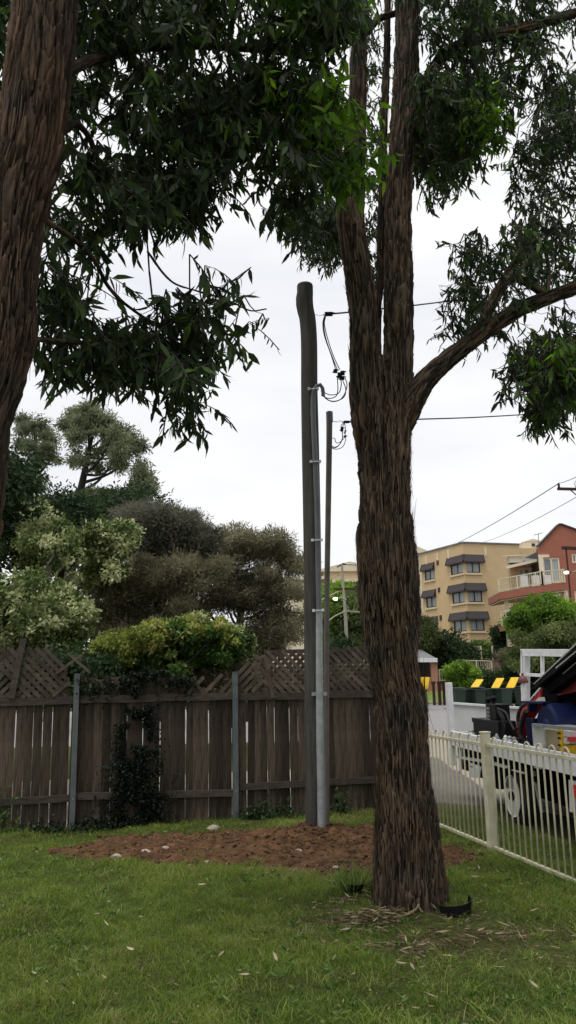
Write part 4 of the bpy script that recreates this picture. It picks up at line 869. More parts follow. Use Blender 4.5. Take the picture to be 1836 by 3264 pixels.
# black control cabinet and lever block
sa, za = kpx(1517, 2288, .35); sb, _ = kpx(1598, 2288, .35)
kbox('control_cabinet', sa, sb, .30, .55, zb0+.1, za, M['black'], bevel=.012); kbox('cabinet_bracket', sa-.10, sa+.02, .32, .36, zb0+.3, za, M['black'])
s1, z1 = kpx(1549, 2243, .35); s2, z2 = kpx(1584, 2288, .35); cb = kbox('lever_block', s1, s2, .34, .54, za+.003, z1, M['black'], bevel=.01)
for k in range(4): b = MB(); b.box(T(s1+.10, .335, z1-.04-(z1-za)*.235*k-.02), (.13, .02, .035), (KT[0], KT[1])); b.build('gauge', M['grey'], cb)
for x, y in ((1557, 2235), (1573, 2231)):
    s, z = kpx(x, y, .42); b = MB(); b.lathe(T(s, .42, z1), [(.02, 0), (.018, z-z1-.02), (.04, z-z1), (.045, z-z1+.03), (.02, z-z1+.06)], 12); b.build('lever_knob', M['black'], cb, smooth=True)
def hose(name, pts, r, m=M['rubber'], n=.3):
    P = np.array([onplane(x, y, KO+KN*(q[0] if q else n), KN) for x, y, *q in pts]); Q = spline(P, 30); b = MB(); b.tube(Q, r, 10); b.build(name, m, tk, smooth=True)
hose('hydraulic_hose', ((1586, 2262), (1604, 2285), (1609, 2320), (1604, 2348), (1590, 2362)), .012)
hose('hydraulic_hose', ((1586, 2258), (1612, 2272), (1625, 2300), (1640, 2328)), .014)
hose('hydraulic_hose', ((1586, 2268), (1599, 2290), (1602, 2325), (1596, 2355)), .010)
# clutter on the bed
for x, y, w_, m_ in ((1503, 2352, .12, 'galv'), (1625, 2356, .12, 'galv'), (1640, 2366, .10, 'grey'), (1585, 2368, .08, 'galv'), (1613, 2372, .09, 'silver'), (1655, 2374, .12, 'black')):
    s, z = kpx(x, y, .2); b = MB(); b.lathe(T(s, .2, zb0+.10), [(w_*.5, 0), (w_*.55, .05), (w_*.3, .08), (w_*.3, max(.1, z-zb0-.1)), (w_*.1, max(.12, z-zb0-.08))], 10); b.build('bed_fitting', M[m_], tk, smooth=True)
# red crane foot
kplate('crane_arm', [(1722, 2190), (1684, 2235), (1664, 2262), (1648, 2295), (1637, 2335), (1639, 2358), (1655, 2325), (1668, 2292), (1690, 2256), (1722, 2222)], .75, .16, M['red'])
kplate('crane_arm_edge', [(1723, 2187), (1683, 2234), (1680, 2236), (1684, 2238), (1723, 2193)], .73, .02, M['white'], bevel=0)
kplate('crane_gusset', [(1702, 2238), (1716, 2224), (1724, 2222), (1727, 2238)], .70, .05, M['whited'], bevel=0)
# blue drum
dc = onplane(1745, 2326, KO+KN*.45, KN); kk = dep(dc)/FPX
b = MB(); Rd = 82*kk; cdir = KN; b.lathe(dc, [(Rd*.9, -.01), (Rd, .02), (Rd, .30), (Rd*.9, .33)], 40, cdir); b.lathe(dc-cdir*.03, [(Rd*.35, 0), (Rd*.42, .02), (Rd*.42, .04)], 30, cdir); dr_ = b.build('blue_drum', M['blue'], tk, smooth=True)
kplate('drum_bracket', [(1660, 2234), (1728, 2236), (1728, 2243), (1688, 2244), (1687, 2268), (1668, 2268), (1668, 2262), (1681, 2260), (1681, 2243), (1661, 2242)], .40, .10, M['blue'])
kplate('drum_skirt', [(1672, 2290), (1702, 2290), (1702, 2400), (1698, 2400), (1680, 2350)], .42, .25, M['blue'])
hose('drum_hose', ((1678, 2243), (1662, 2255), (1652, 2278), (1651, 2300), (1658, 2318)), .022, n=.36)
hose('drum_hose', ((1676, 2266), (1664, 2300), (1659, 2335), (1664, 2365)), .03, n=.34)
hose('drum_hose', ((1660, 2312), (1645, 2330), (1638, 2350), (1642, 2362)), .014, n=.5)
# boom: long black box beam rising to the right, with pale edge strips; red second beam
def kbeam(name, p, q, h_px, n, th, m):
    P = onplane(*p, KO+KN*n, KN); Q = onplane(*q, KO+KN*n, KN); dd = unit(Q-P); up = np.cross(KN, dd); up = up if up[2] > 0 else -up; k = dep(P)/FPX; h = h_px*k
    b = MB(); b.prism([P, Q, Q-up*h, P-up*h*.45+dd*h*.3], KN*th); return b.build(name, m, tk, bevel=.01)
kbeam('boom', (1698, 2179), (2050, 1852), 42, .5, .35, M['black'])
kbeam('boom_section', (1735, 2192), (2070, 1890), 60, .58, .25, M['chassis'])
kplate('boom_edge', [(1699, 2181), (1703, 2180), (1836, 2055), (2040, 1863), (2030, 1862), (1834, 2050)], .485, .012, M['silver'], bevel=0)
kplate('boom_edge', [(1770, 2128), (1772, 2131), (1836, 2078), (2040, 1890), (2036, 1888), (1836, 2074)], .485, .012, M['silver'], bevel=0)
kplate('boom_edge', [(1793, 2147), (1794, 2149), (1836, 2113), (2040, 1925), (2036, 1924), (1836, 2110)], .555, .012, M['galv'], bevel=0)
kplate('luffing_arm', [(1776, 2178), (1800, 2152), (2000, 1985), (2030, 2060), (1836, 2205), (1776, 2218)], .70, .2, M['redd'])
kplate('luffing_arm_plate', [(1776, 2180), (1797, 2180), (1790, 2200), (1777, 2208)], .68, .015, M['red'], bevel=0)
kplate('slew_column', [(1722, 2176), (1776, 2150), (1778, 2235), (1750, 2290), (1725, 2240)], .78, .35, M['chassis'])
kplate('slew_column', [(1776, 2205), (1900, 2180), (1900, 2330), (1812, 2320), (1790, 2260)], .85, .3, M['chassis'])
# silver box, level, coolers
s0, zs = kpx(1700, 2313, .12); s1_, _ = kpx(1736, 2313, .12)
kbox('aluminium_box', s0, s0+(s1_-s0)*1.0, .10, .55, zb0+.17, zs, M['silver']); kbox('aluminium_box', s1_+.005, s1_+.28, .13, .5, zb0+.17, zs-.02, two('tan_box', (.28, .23, .13), (.42, .36, .22), 3, .6, 0))
b = MB(); P0 = onplane(1700, 2311, KO+KN*.09, KN); P1 = onplane(1960, 2336, KO+KN*.09, KN); b.bar(P0, P1, .04, .035); b.build('top_rail', M['galv'], tk)
kplate('yellow_case', [(1777, 2324), (1790, 2326), (1790, 2408), (1778, 2406)], .14, .1, M['yellow'])
for y in (2334, 2350, 2372): kplate('case_latch', [(1777, y), (1784, y), (1786, y+7), (1777, y+5)], .13, .008, M['black'], bevel=0)
kplate('white_drawer', [(1791, 2328), (1818, 2331), (1818, 2350), (1791, 2347)], .16, .25, M['whited']); kplate('white_drawer', [(1791, 2350), (1812, 2352), (1812, 2372), (1791, 2370)], .16, .25, M['whited'])
kplate('red_toolbox', [(1809, 2348), (1870, 2352), (1870, 2370), (1806, 2363)], .12, .2, M['red']); kplate('yellow_crate', [(1792, 2372), (1836, 2376), (1900, 2384), (1900, 2425), (1792, 2415)], .2, .25, M['yellow'])
# white rack frame and beacon post
fr_ = [(1663, 2070), (1900, 2076)]
def fb(a, c, w, n=1.6, name='rack_frame', m=M['white']):
    P, Q = onplane(*a, KO+KN*n, KN), onplane(*c, KO+KN*n, KN); b = MB(); b.bar(P, Q, w, w*1.2); b.build(name, m, tk, bevel=.003)
fb((1663, 2075), (1960, 2078), .05); fb((1665, 2085), (1960, 2088), .05); fb((1666, 2072), (1666, 2152), .05); fb((1660, 2150), (1950, 2162), .04); fb((1729, 2080), (1729, 2155), .045); fb((1678, 2088), (1678, 2240), .085, 1.62, 'rack_post', M['whited']); fb((1800, 2080), (1800, 2158), .045); fb((1668, 2155), (1668, 2240), .05)
bs, bz = kpx(1667, 2172, 1.0); pb_ = MB(); pb_.lathe(T(bs, 1.0, zb0+.1), [(.035, 0), (.03, bz-zb0-.35), (.04, bz-zb0-.3), (.04, bz-zb0-.18), (.03, bz-zb0-.12)], 14); bc = pb_.build('beacon_post', M['white'], tk, smooth=True)
b = MB(); b.lathe(T(bs, 1.0, bz-.02), [(.07, 0), (.075, .03), (.06, .07), (.02, .10), (.015, .14)], 16); b.build('beacon', two('amber_brown_beacon', (.10, .035, .025), (.16, .06, .045), 5, .4, 0), bc, smooth=True)
# cab, further along towards the right
kbox('cab', 6.35, 8.0, .1, 2.3, .35, 2.1, M['white'], bevel=.12); kbox('cab_window', 6.7, 7.6, .085, .10, 1.3, 1.9, M['glass'], bevel=.03)

# ================================================================== MAIN TREE
t1 = thing('gum_tree', 'big rough barked gum tree splitting into several stems, in front of the fence corner', 'tree', G(1307, 2905))
TY = 6.15
low = px_path([(1311, 2975, 146), (1309, 2925, 124), (1307, 2900, 115), (1304, 2866, 111), (1298, 2755, 102), (1294, 2615, 92), (1285, 2476, 80), (1283, 2365, 76), (1279, 2281, 78), (1276, 2226, 78), (1266, 2187, 73), (1252, 2087, 74), (1246, 1975, 90), (1240, 1892, 92), (1237, 1808, 88), (1233, 1700, 82), (1230, 1600, 73), (1229, 1500, 76), (1227, 1400, 78), (1225, 1300, 80), (1222, 1220, 70), (1221, 1165, 45), (1221, 1140, 22)], TY)
bark_tube('trunk', low, M['bark'], t1, 420, .0085, .024, 1, 20, flare=.09)
bark_strips('bark_strips', low, M['bark'], t1, 700); bark_strips('bark_fibres', low, M['bark'], t1, 7500, (.03, .16), out_=(.003, .022), w_=(.004, .013))
def stem(rows, name='stem', nu=120, seed=0, step=.012, strips=60, Y=TY):
    P = px_path(rows, Y); bark_tube(name, P, M['bark'], t1, nu, step, .018, seed, 22)
    if strips: bark_strips('bark_strips', P, M['bark'], t1, strips//3, (.05, .22)); bark_strips('bark_fibres', P, M['bark'], t1, strips*16, (.04, .2), out_=(.001, .009), w_=(.003, .009))
stem([(1200, 1560, 30), (1182, 1400, 50), (1170, 1280, 52), (1165, 1150, 50), (1157, 1000, 43), (1146, 900, 43), (1131, 800, 41), (1119, 700, 42), (1118, 600, 42), (1128, 500, 36), (1138, 400, 28), (1142, 200, 27), (1147, 0, 21), (1150, -250, 18)], seed=11, Y=6.12)
stem([(1120, 640, 26), (1100, 590, 28), (1078, 560, 24), (1050, 500, 20), (1010, 400, 16)], seed=13, nu=60, strips=0, Y=6.1)
stem([(1203, 1250, 22), (1202, 1120, 15), (1203, 1000, 13), (1212, 863, 15), (1219, 600, 13), (1222, 443, 12), (1232, 200, 11), (1236, 0, 10), (1238, -250, 9)], seed=17, nu=60, strips=20, Y=6.3)
stem([(1245, 1500, 40), (1258, 1350, 56), (1266, 1220, 52), (1270, 1117, 44), (1270, 1000, 43), (1271, 860, 42), (1272, 600, 39), (1284, 450, 40), (1293, 300, 41), (1297, 150, 36), (1297, 0, 34), (1296, -250, 30)], seed=19, Y=6.15)
stem([(1255, 1420, 26), (1285, 1330, 44), (1318, 1268, 38), (1361, 1208, 31), (1408, 1162, 29), (1457, 1122, 26), (1505, 1086, 25), (1551, 1051, 25), (1610, 1013, 23), (1678, 977, 22), (1760, 945, 21), (1840, 918, 21), (1980, 870, 18)], 'branch', seed=23, nu=110, strips=10, Y=6.1)
for i, rows in enumerate(([(1525, 1066, 17), (1565, 975, 17), (1610, 893, 17), (1640, 840, 13), (1655, 770, 8), (1660, 700, 5)], [(1600, 893, 11), (1640, 886, 13), (1690, 905, 14), (1745, 945, 16)], [(1745, 935, 8), (1748, 860, 6), (1738, 780, 5), (1745, 700, 3)],
    [(1330, 440, 24), (1348, 330, 21), (1392, 205, 19), (1480, 135, 17), (1600, 108, 16), (1740, 70, 16), (1900, 20, 14)], [(1170, 100, 12), (1210, 60, 10), (1270, 40, 9)])):
    stem(rows, 'branch', 48, 30+i, .015, 0, 6.2)
# ================================================================== LEFT TREE (near)
t2 = thing('gum_tree', 'near leaning gum trunk at the left edge, out of the frame below', 'tree', (-2.2, 3.7, 0))
lt = px_path([(-420, 3480, 150), (-330, 3150, 135), (-250, 2600, 122), (-170, 2000, 112), (-105, 1560, 108), (-80, 1380, 100), (-42, 1250, 95), (-8, 1130, 100), (3, 1050, 106), (8, 950, 97), (24, 800, 97), (50, 650, 98), (90, 500, 99), (112, 330, 100), (132, 150, 98), (145, 0, 96), (170, -400, 90)], 3.7)
bark_tube('trunk', lt, M['bark2'], t2, 260, .010, .020, 61, 22); bark_strips('bark_fibres', lt, M['bark2'], t2, 3000, (.04, .2), out_=(.001, .009), w_=(.003, .009))
def stem2(rows, seed, nu=48, strips=0):
    P = px_path(rows, 3.7); bark_tube('branch', P, M['twig'] if rows[0][2] < 9 else M['bark2'], t2, nu, .014, .010, seed, 22)
stem2([(170, 250, 20, 3.75), (300, 190, 15, 4.0), (500, 150, 12, 4.4), (760, 150, 15, 4.8), (1000, 190, 11, 5.1), (1080, 280, 7, 5.2)], 71)
stem2([(200, 420, 12, 3.8), (240, 395, 11, 3.9), (285, 440, 9, 4.1), (320, 520, 8, 4.3), (430, 620, 6, 4.6), (560, 680, 4, 4.9)], 73)
stem2([(140, 700, 9, 3.8), (230, 760, 8, 4.1), (300, 830, 7, 4.4), (350, 920, 6, 4.6), (420, 985, 5, 4.8), (520, 1050, 4, 4.9)], 75, 24)
stem2([(470, 800, 4, 4.6), (520, 870, 4, 4.7), (560, 905, 3.5, 4.75), (620, 925, 3, 4.8), (720, 955, 2.5, 4.85), (800, 990, 2, 4.9), (850, 985, 1.5, 4.9)], 77, 12)
stem2([(465, 700, 3, 4.6), (475, 850, 3, 4.7), (485, 950, 2.5, 4.7)], 79, 10); stem2([(110, 1080, 9, 3.8), (200, 1090, 7, 4.2), (330, 1100, 5, 4.5), (480, 1150, 4, 4.7), (600, 1240, 3, 4.8)], 81, 24)
stem2([(150, -100, 30, 3.75), (400, -120, 24, 4.2), (800, -150, 18, 5)], 83)
# ---- foliage of the near tree
def crown(root, specs, m, name='crown', keep=0, leafmesh=None):
    Cs, Ds, Ls, Ts, tw = [], [], [], [], []
    for s in specs:
        c, d, l, t, w = sprays(**s); Cs.append(c); Ds.append(d); Ls.append(l); Ts.append(t); tw.append(w)
    C, D, Ln, Tn = map(np.concatenate, (Cs, Ds, Ls, Ts)); W_ = Ln*RNG.uniform(.20, .36, len(Ln))
    if keep:      # the leaves nearest to the lens, big enough to pick out, are parts of their own
        k = np.argsort(np.linalg.norm(C-_C, axis=1)+RNG.random(len(C))*.9)[:keep]; mk = np.ones(len(C), bool); mk[k] = False
        lm = mesh_np('leaf', [(0, 0, 0), (.11, 0, .28), (-.11, 0, .28), (.09, .03, .62), (-.09, .03, .62), (0, .10, 1)], [[1, 3, 4, 2]], [[0, 1, 2], [3, 5, 4]], np.full(6, .45), False); lm.materials.append(m)
        for i in k:
            o = bpy.data.objects.new('leaf', lm); COL.objects.link(o); d = Vector(D[i].tolist()); qv = d.to_track_quat('Z', 'Y')@Matrix.Rotation(RNG.uniform(0, 6.28), 3, 'Z').to_quaternion()
            o.rotation_mode = 'QUATERNION'; o.rotation_quaternion = qv; o.location = C[i].tolist(); o.scale = (Ln[i],)*3; par(o, root)
        C, D, Ln, Tn, W_ = C[mk], D[mk], Ln[mk], Tn[mk], W_[mk]
    leaves(name, C, D, Ln, W_, Tn, m, root, bend=.32); twigs('twigs', tw, M['twig'], root)
near = [
 dict(poly=[(150, -260), (1130, -260), (1130, 0), (1030, 140), (740, 160), (600, 120), (560, 250), (640, 350), (600, 480), (430, 330), (200, 330), (170, 100)], n=900, Y=(3.9, 5.6), L_=.11),
 dict(poly=[(-100, -200), (60, -200), (30, 330), (-100, 420)], n=170, Y=(4.4, 5.6)),
 dict(poly=[(640, 240), (760, 200), (1010, 240), (1010, 540), (930, 570), (880, 610), (820, 530), (720, 620), (640, 510), (560, 490), (600, 380)], n=350, Y=(4.2, 5.6)),
 dict(poly=[(210, 320), (440, 330), (600, 480), (640, 560), (520, 560), (350, 540), (200, 500)], n=60, Y=(4.2, 5.2)),
 dict(poly=[(190, 520), (420, 540), (660, 540), (640, 630), (560, 660), (510, 720), (430, 690), (340, 760), (260, 750), (150, 770), (130, 700)], n=225, Y=(4.1, 5.3)),
 dict(poly=[(130, 830), (300, 850), (290, 930), (220, 990), (150, 1010), (115, 970)], n=60, Y=(4.0, 4.9)),
 dict(poly=[(880, 600), (960, 600), (940, 680), (905, 700)], n=14, Y=(4.4, 5.0)),
 dict(poly=[(130, 1120), (210, 1060), (330, 1080), (470, 1010), (540, 930), (640, 930), (700, 960), (730, 995), (680, 1030), (660, 1120), (590, 1170), (580, 1230), (500, 1240), (400, 1190), (310, 1180), (240, 1150), (170, 1140)], n=200, Y=(4.3, 5.1), L_=.115),
 dict(poly=[(550, 1290), (630, 1300), (630, 1340), (580, 1350)], n=14, Y=(4.6, 4.9), L_=.10, tl=.2),
 dict(poly=[(800, 985), (860, 990), (855, 1015), (810, 1010)], n=4, Y=(4.8, 4.9), L_=.09, tl=.22, nl=7),
]
crown(t2, near, M['gumleaf'], keep=260)
crown(t2, [dict(poly=[(860, -200), (1130, -200), (1125, 60), (1070, 120), (1040, 60), (960, 60)], n=120, Y=(4.3, 5.0), tb=.1),
           dict(poly=[(900, 250), (1000, 200), (1060, 280), (1120, 400), (1100, 520), (1080, 600), (1000, 560), (950, 420)], n=150, Y=(4.4, 5.2), tb=.1)], M['gumbright'], name='lit_foliage')  # sprays brightened by leaf colour, as if light came through them
# ---- foliage of the main tree
maint = [
 dict(poly=[(1320, -260), (1900, -260), (1900, 30), (1780, 110), (1750, 200), (1660, 240), (1600, 320), (1500, 340), (1330, 330)], n=900, Y=(5.6, 8.6), L_=.10),
 dict(poly=[(1320, 330), (1560, 300), (1540, 400), (1500, 470), (1480, 520), (1420, 580), (1380, 630), (1330, 650)], n=430, Y=(6.0, 8.6), L_=.095),
 dict(poly=[(1165, -200), (1215, -200), (1205, 700), (1180, 860), (1172, 600)], n=130, Y=(6.8, 9), L_=.085),
 dict(poly=[(880, 660), (1060, 620), (1090, 740), (1090, 810), (1040, 820), (950, 770)], n=330, Y=(7.5, 9.5), L_=.09),
 dict(poly=[(1130, 860), (1200, 860), (1210, 930), (1190, 980)], n=12, Y=(7.5, 9), L_=.08),
 dict(poly=[(1700, 280), (1870, 220), (1870, 860), (1780, 830), (1710, 840), (1660, 920), (1590, 1010), (1550, 1050), (1500, 1070), (1450, 1050), (1440, 960), (1435, 850), (1500, 790), (1600, 790), (1640, 660), (1680, 540), (1660, 430)], n=520, Y=(5.6, 7.6), L_=.085),
 dict(poly=[(1620, 1170), (1700, 1110), (1790, 1000), (1870, 960), (1870, 1290), (1790, 1340), (1730, 1340), (1690, 1260)], n=300, Y=(5.4, 6.6), L_=.09, tb=.03),
]
crown(t1, maint, M['gumleaf'])
crown(t1, [dict(poly=[(1480, 300), (1600, 280), (1600, 420), (1540, 460), (1480, 400)], n=50, Y=(5.8, 6.6), L_=.09, tb=.05), dict(poly=[(1700, 1130), (1870, 1100), (1870, 1280), (1760, 1310)], n=50, Y=(5.3, 5.9), L_=.09)], M['gumbright'], name='lit_foliage')  # same light-brightened leaf colour on parts of the main crown
tf_ = sample_poly([(1330, -200), (1560, -200), (1560, 200), (1400, 340)], 1)

# ================================================================== BACKGROUND TREES
def tree(name, label, cat, base, specs, m, leaf, n, trunk=None, tm=None, droop=.3, flat_=.75, shell=.5, limbs=10, group=None, tspread=.12, extra=()):
    r = thing(name, label, cat, (base[0], base[1], float(gh(base[0], base[1]))), group)
    cs, rs = [], []
    for s in specs: c, q = poly_clumps(*s); cs.append(c); rs.append(q)
    cs = np.vstack(cs); rs = np.concatenate(rs)
    P, D, Ln, Wd, Tn = clump_leaves(cs, rs, n, leaf[0], leaf[1], flat_, droop, shell, tspread); leaves('crown', P, D, Ln, Wd, Tn, m, r)
    if trunk is not None:
        tp_ = trunk if len(trunk[0]) == 4 else None; Q = spline(np.array(trunk), 24); b = MB(); b.tube(Q[:, :3], Q[:, 3], 10); b.build('trunk', tm or M['twig'], r, smooth=True)
        k = RNG.permutation(len(cs))[:limbs]
        for i in k:
            j = np.argmin(np.abs(Q[:, 2]-(cs[i][2]-.35*abs(cs[i][0]-Q[0][0])-.3))); a = Q[j, :3]; c = cs[i]; mid = (a+c)/2+np.array([0, 0, -.12*np.linalg.norm(c-a)])
            R0 = max(.02, Q[j, 3]*.5); b = MB(); b.tube(spline(np.array([a, mid, c]), 8), np.linspace(R0, R0*.25, 8), 6); b.build('limb', tm or M['twig'], r, smooth=True)
    return r
def tp4(rows, Y):
    out = []
    for x, y, hw in rows: p = at(x, y, Y); out.append([*p, hw/FPX*Y])
    return out
g0 = lambda p: [p[0], p[1]]
Ye = 33
tree('eucalyptus_tree', 'tallest far eucalyptus, airy grey green crown with a forked trunk left of centre', 'tree', g0(at(215, 2100, Ye)),
     [([(200, 1310), (290, 1290), (330, 1330), (300, 1400), (200, 1400)], 34, (Ye-2, Ye+2), (.28, .6)), ([(330, 1330), (400, 1370), (450, 1420), (430, 1500), (350, 1480)], 34, (Ye-2, Ye+2), (.28, .6)),
      ([(200, 1400), (330, 1400), (340, 1560), (230, 1620)], 16, (Ye-1, Ye+1), (.25, .5)), ([(420, 1430), (475, 1440), (480, 1560), (440, 1590)], 18, (Ye-2, Ye+2), (.3, .55)), ([(380, 1560), (470, 1580), (460, 1600), (300, 1620), (250, 1600)], 18, (Ye-1, Ye+1), (.3, .55))],
     M['eucfar'], (.19, .055), 34000, tp4([(195, 2000, 22), (225, 1800, 20), (240, 1650, 16), (262, 1540, 12), (285, 1430, 8), (300, 1350, 4)], Ye), M['twig'], limbs=34, shell=0, flat_=.8)
Ye2 = 37
tree('eucalyptus_tree', 'paler sparse eucalyptus at the far left beside the tallest one', 'tree', g0(at(75, 2100, Ye2)),
     [([(50, 1330), (120, 1330), (180, 1400), (190, 1480), (130, 1450), (60, 1420)], 24, (Ye2-2, Ye2+2), (.28, .55)), ([(30, 1450), (150, 1470), (190, 1560), (200, 1640), (60, 1640)], 24, (Ye2-2, Ye2+2), (.28, .55))],
     M['eucfar'], (.18, .055), 16000, tp4([(75, 2050, 16), (85, 1800, 15), (95, 1600, 11), (110, 1480, 7), (115, 1380, 4)], Ye2), limbs=20, shell=0, flat_=.8)
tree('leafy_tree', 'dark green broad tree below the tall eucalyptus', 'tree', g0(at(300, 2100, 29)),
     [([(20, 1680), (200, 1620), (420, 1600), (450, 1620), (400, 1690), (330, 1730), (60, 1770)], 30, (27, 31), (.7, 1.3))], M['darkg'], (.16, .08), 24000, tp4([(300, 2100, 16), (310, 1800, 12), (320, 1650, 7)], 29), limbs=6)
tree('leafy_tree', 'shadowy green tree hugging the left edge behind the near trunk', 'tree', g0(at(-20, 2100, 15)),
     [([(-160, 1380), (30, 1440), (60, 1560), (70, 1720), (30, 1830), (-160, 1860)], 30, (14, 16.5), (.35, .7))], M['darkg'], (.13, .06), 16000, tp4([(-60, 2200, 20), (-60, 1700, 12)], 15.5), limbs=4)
tree('variegated_shrub', 'large pale variegated shrub rising above the left lattice', 'shrub', g0(at(150, 2300, 13)),
     [([(-120, 1840), (60, 1830), (200, 1860), (290, 1930), (290, 2050), (230, 2090), (-120, 2090)], 150, (12, 14.5), (.14, .32)), ([(60, 1690), (200, 1640), (260, 1720), (150, 1840), (40, 1820)], 45, (14, 16), (.14, .3))],
     M['varieg'], (.075, .05), 46000, tp4([(150, 2300, 14), (170, 2000, 10), (150, 1800, 6)], 13.4), limbs=10)
tree('variegated_shrub', 'taller variegated tree with pale leaves behind, left of the brown tea trees', 'tree', g0(at(330, 2300, 17)),
     [([(260, 1700), (330, 1680), (400, 1660), (420, 1740), (380, 1830), (270, 1850)], 70, (16, 18), (.16, .36)), ([(90, 1600), (210, 1700), (160, 1800), (60, 1720)], 40, (17, 19), (.16, .34))],
     M['varieg'], (.09, .055), 22000, tp4([(180, 2250, 16), (190, 1830, 15), (215, 1700, 10)], 17.5), limbs=8)
tree('tea_tree', 'dark grey green tea tree with feathery top left of the pole', 'tree', g0(at(520, 2300, 20)),
     [([(400, 1640), (500, 1630), (600, 1650), (690, 1690), (660, 1740), (560, 1780), (420, 1790), (390, 1720)], 90, (19, 21.5), (.25, .6))], M['teadark'], (.14, .022), 56000,
     tp4([(500, 2300, 16), (520, 2000, 14), (540, 1800, 8)], 20), limbs=14, droop=-.2, flat_=.65, shell=.25)
tree('tea_tree', 'brownish tea tree filling the middle behind the yellow bush', 'tree', g0(at(420, 2300, 19)),
     [([(270, 1850), (420, 1780), (560, 1790), (640, 1840), (600, 1960), (420, 2060), (300, 2020)], 110, (17.5, 20), (.22, .5)), ([(560, 1780), (700, 1760), (720, 1800), (640, 1850)], 9, (18, 20), (.3, .5))], M['teatree'], (.13, .022), 64000,
     tp4([(420, 2300, 14), (450, 2050, 12), (480, 1850, 7)], 19), limbs=12, droop=-.1, flat_=.65, shell=.25)
tree('tea_tree', 'wide brown tea tree with flat layered boughs just left of the thick pole', 'tree', g0(at(800, 2300, 20)),
     [([(700, 1690), (800, 1680), (900, 1710), (940, 1750), (860, 1780), (720, 1760)], 44, (19, 21), (.2, .42)), ([(640, 1760), (760, 1740), (900, 1760), (960, 1830), (700, 1860)], 30, (19, 21), (.16, .36)), ([(650, 1850), (780, 1830), (960, 1810), (965, 1890), (880, 1930), (700, 1960), (610, 1930)], 75, (19, 21), (.2, .42)),
      ([(760, 1960), (965, 1940), (965, 2070), (780, 2080)], 30, (19, 21.5), (.3, .6)), ([(900, 1750), (965, 1790), (960, 1830), (880, 1800)], 7, (19, 21), (.3, .45))],
     M['teatree'], (.13, .022), 56000, tp4([(790, 2300, 15), (760, 2050, 13), (770, 1900, 10), (740, 1780, 6)], 20), limbs=18, droop=-.1, flat_=.6, shell=.25)
tree('flowering_bush', 'yellow leaved bush spilling over the fence beside the lattice end', 'bush', g0(at(380, 2300, 11)),
     [([(290, 2060), (380, 2010), (470, 1990), (540, 1985), (520, 2060), (400, 2110), (310, 2110)], 60, (10.6, 11.6), (.07, .16)), ([(560, 1990), (700, 1980), (760, 2020), (720, 2060), (600, 2040)], 30, (10.8, 11.4), (.05, .12)), ([(560, 2000), (640, 1960), (700, 2000), (640, 2040)], 8, (11.2, 11.8), (.1, .18))], M['yellowb'], (.05, .034), 17000, tp4([(380, 2320, 10), (390, 2100, 6)], 11.2), limbs=4)
tree('green_bush', 'bright green leafy bush above the middle of the paling fence', 'bush', g0(at(560, 2300, 11.3)),
     [([(410, 2060), (500, 2000), (600, 1990), (720, 2020), (780, 2080), (700, 2110), (560, 2150), (420, 2130)], 150, (10.8, 12.2), (.07, .17))], M['greenb'], (.06, .04), 26000, tp4([(560, 2320, 12), (570, 2080, 7)], 11.4), limbs=6)
tree('pale_bush', 'pale variegated bush sprigs at the right end of the green bush', 'bush', g0(at(740, 2300, 11.6)),
     [([(600, 1990), (630, 1960), (660, 2010), (620, 2050)], 7, (11.3, 12), (.1, .18)), ([(720, 2010), (770, 1990), (790, 2060), (790, 2110), (700, 2080)], 22, (11.3, 12), (.1, .2))], M['varieg'], (.06, .04), 5500, tp4([(740, 2320, 9), (745, 2080, 5)], 11.6), limbs=4)
tree('leafy_tree', 'tall yellow green trees beyond the fence between pole and trunk', 'tree', g0(at(1060, 2240, 48)),
     [([(1035, 1920), (1090, 1880), (1100, 2000), (1090, 2080), (1030, 2080)], 26, (46, 50), (.7, 1.3))], M['limeg'], (.28, .13), 15000, tp4([(1060, 2240, 8), (1065, 1980, 5)], 48), limbs=4)
tree('leafy_tree', 'olive tree behind the pale distant pole, touching the big trunk', 'tree', g0(at(1140, 2240, 46)),
     [([(1100, 1890), (1160, 1880), (1180, 2080), (1100, 2090)], 28, (44, 50), (.7, 1.3))], M['olive'], (.28, .14), 14000, tp4([(1140, 2240, 8), (1140, 1980, 5)], 46), limbs=4)
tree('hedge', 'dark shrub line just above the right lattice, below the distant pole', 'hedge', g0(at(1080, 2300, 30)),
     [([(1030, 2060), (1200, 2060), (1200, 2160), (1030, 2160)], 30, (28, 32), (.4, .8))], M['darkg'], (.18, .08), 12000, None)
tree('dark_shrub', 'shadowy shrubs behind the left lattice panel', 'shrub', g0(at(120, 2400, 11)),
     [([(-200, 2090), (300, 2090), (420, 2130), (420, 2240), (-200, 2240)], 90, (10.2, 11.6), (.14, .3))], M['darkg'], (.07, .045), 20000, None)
tree('dark_shrub', 'shadowy shrubs behind the lattice and fence from the second steel post to the pole', 'shrub', g0(at(780, 2400, 12)),
     [([(420, 2120), (960, 2120), (960, 2240), (420, 2240)], 80, (11.4, 12.8), (.14, .3)), ([(960, 2140), (1200, 2120), (1200, 2240), (960, 2240)], 50, (11.6, 12.8), (.14, .28))], M['teatree'], (.07, .04), 22000, None)
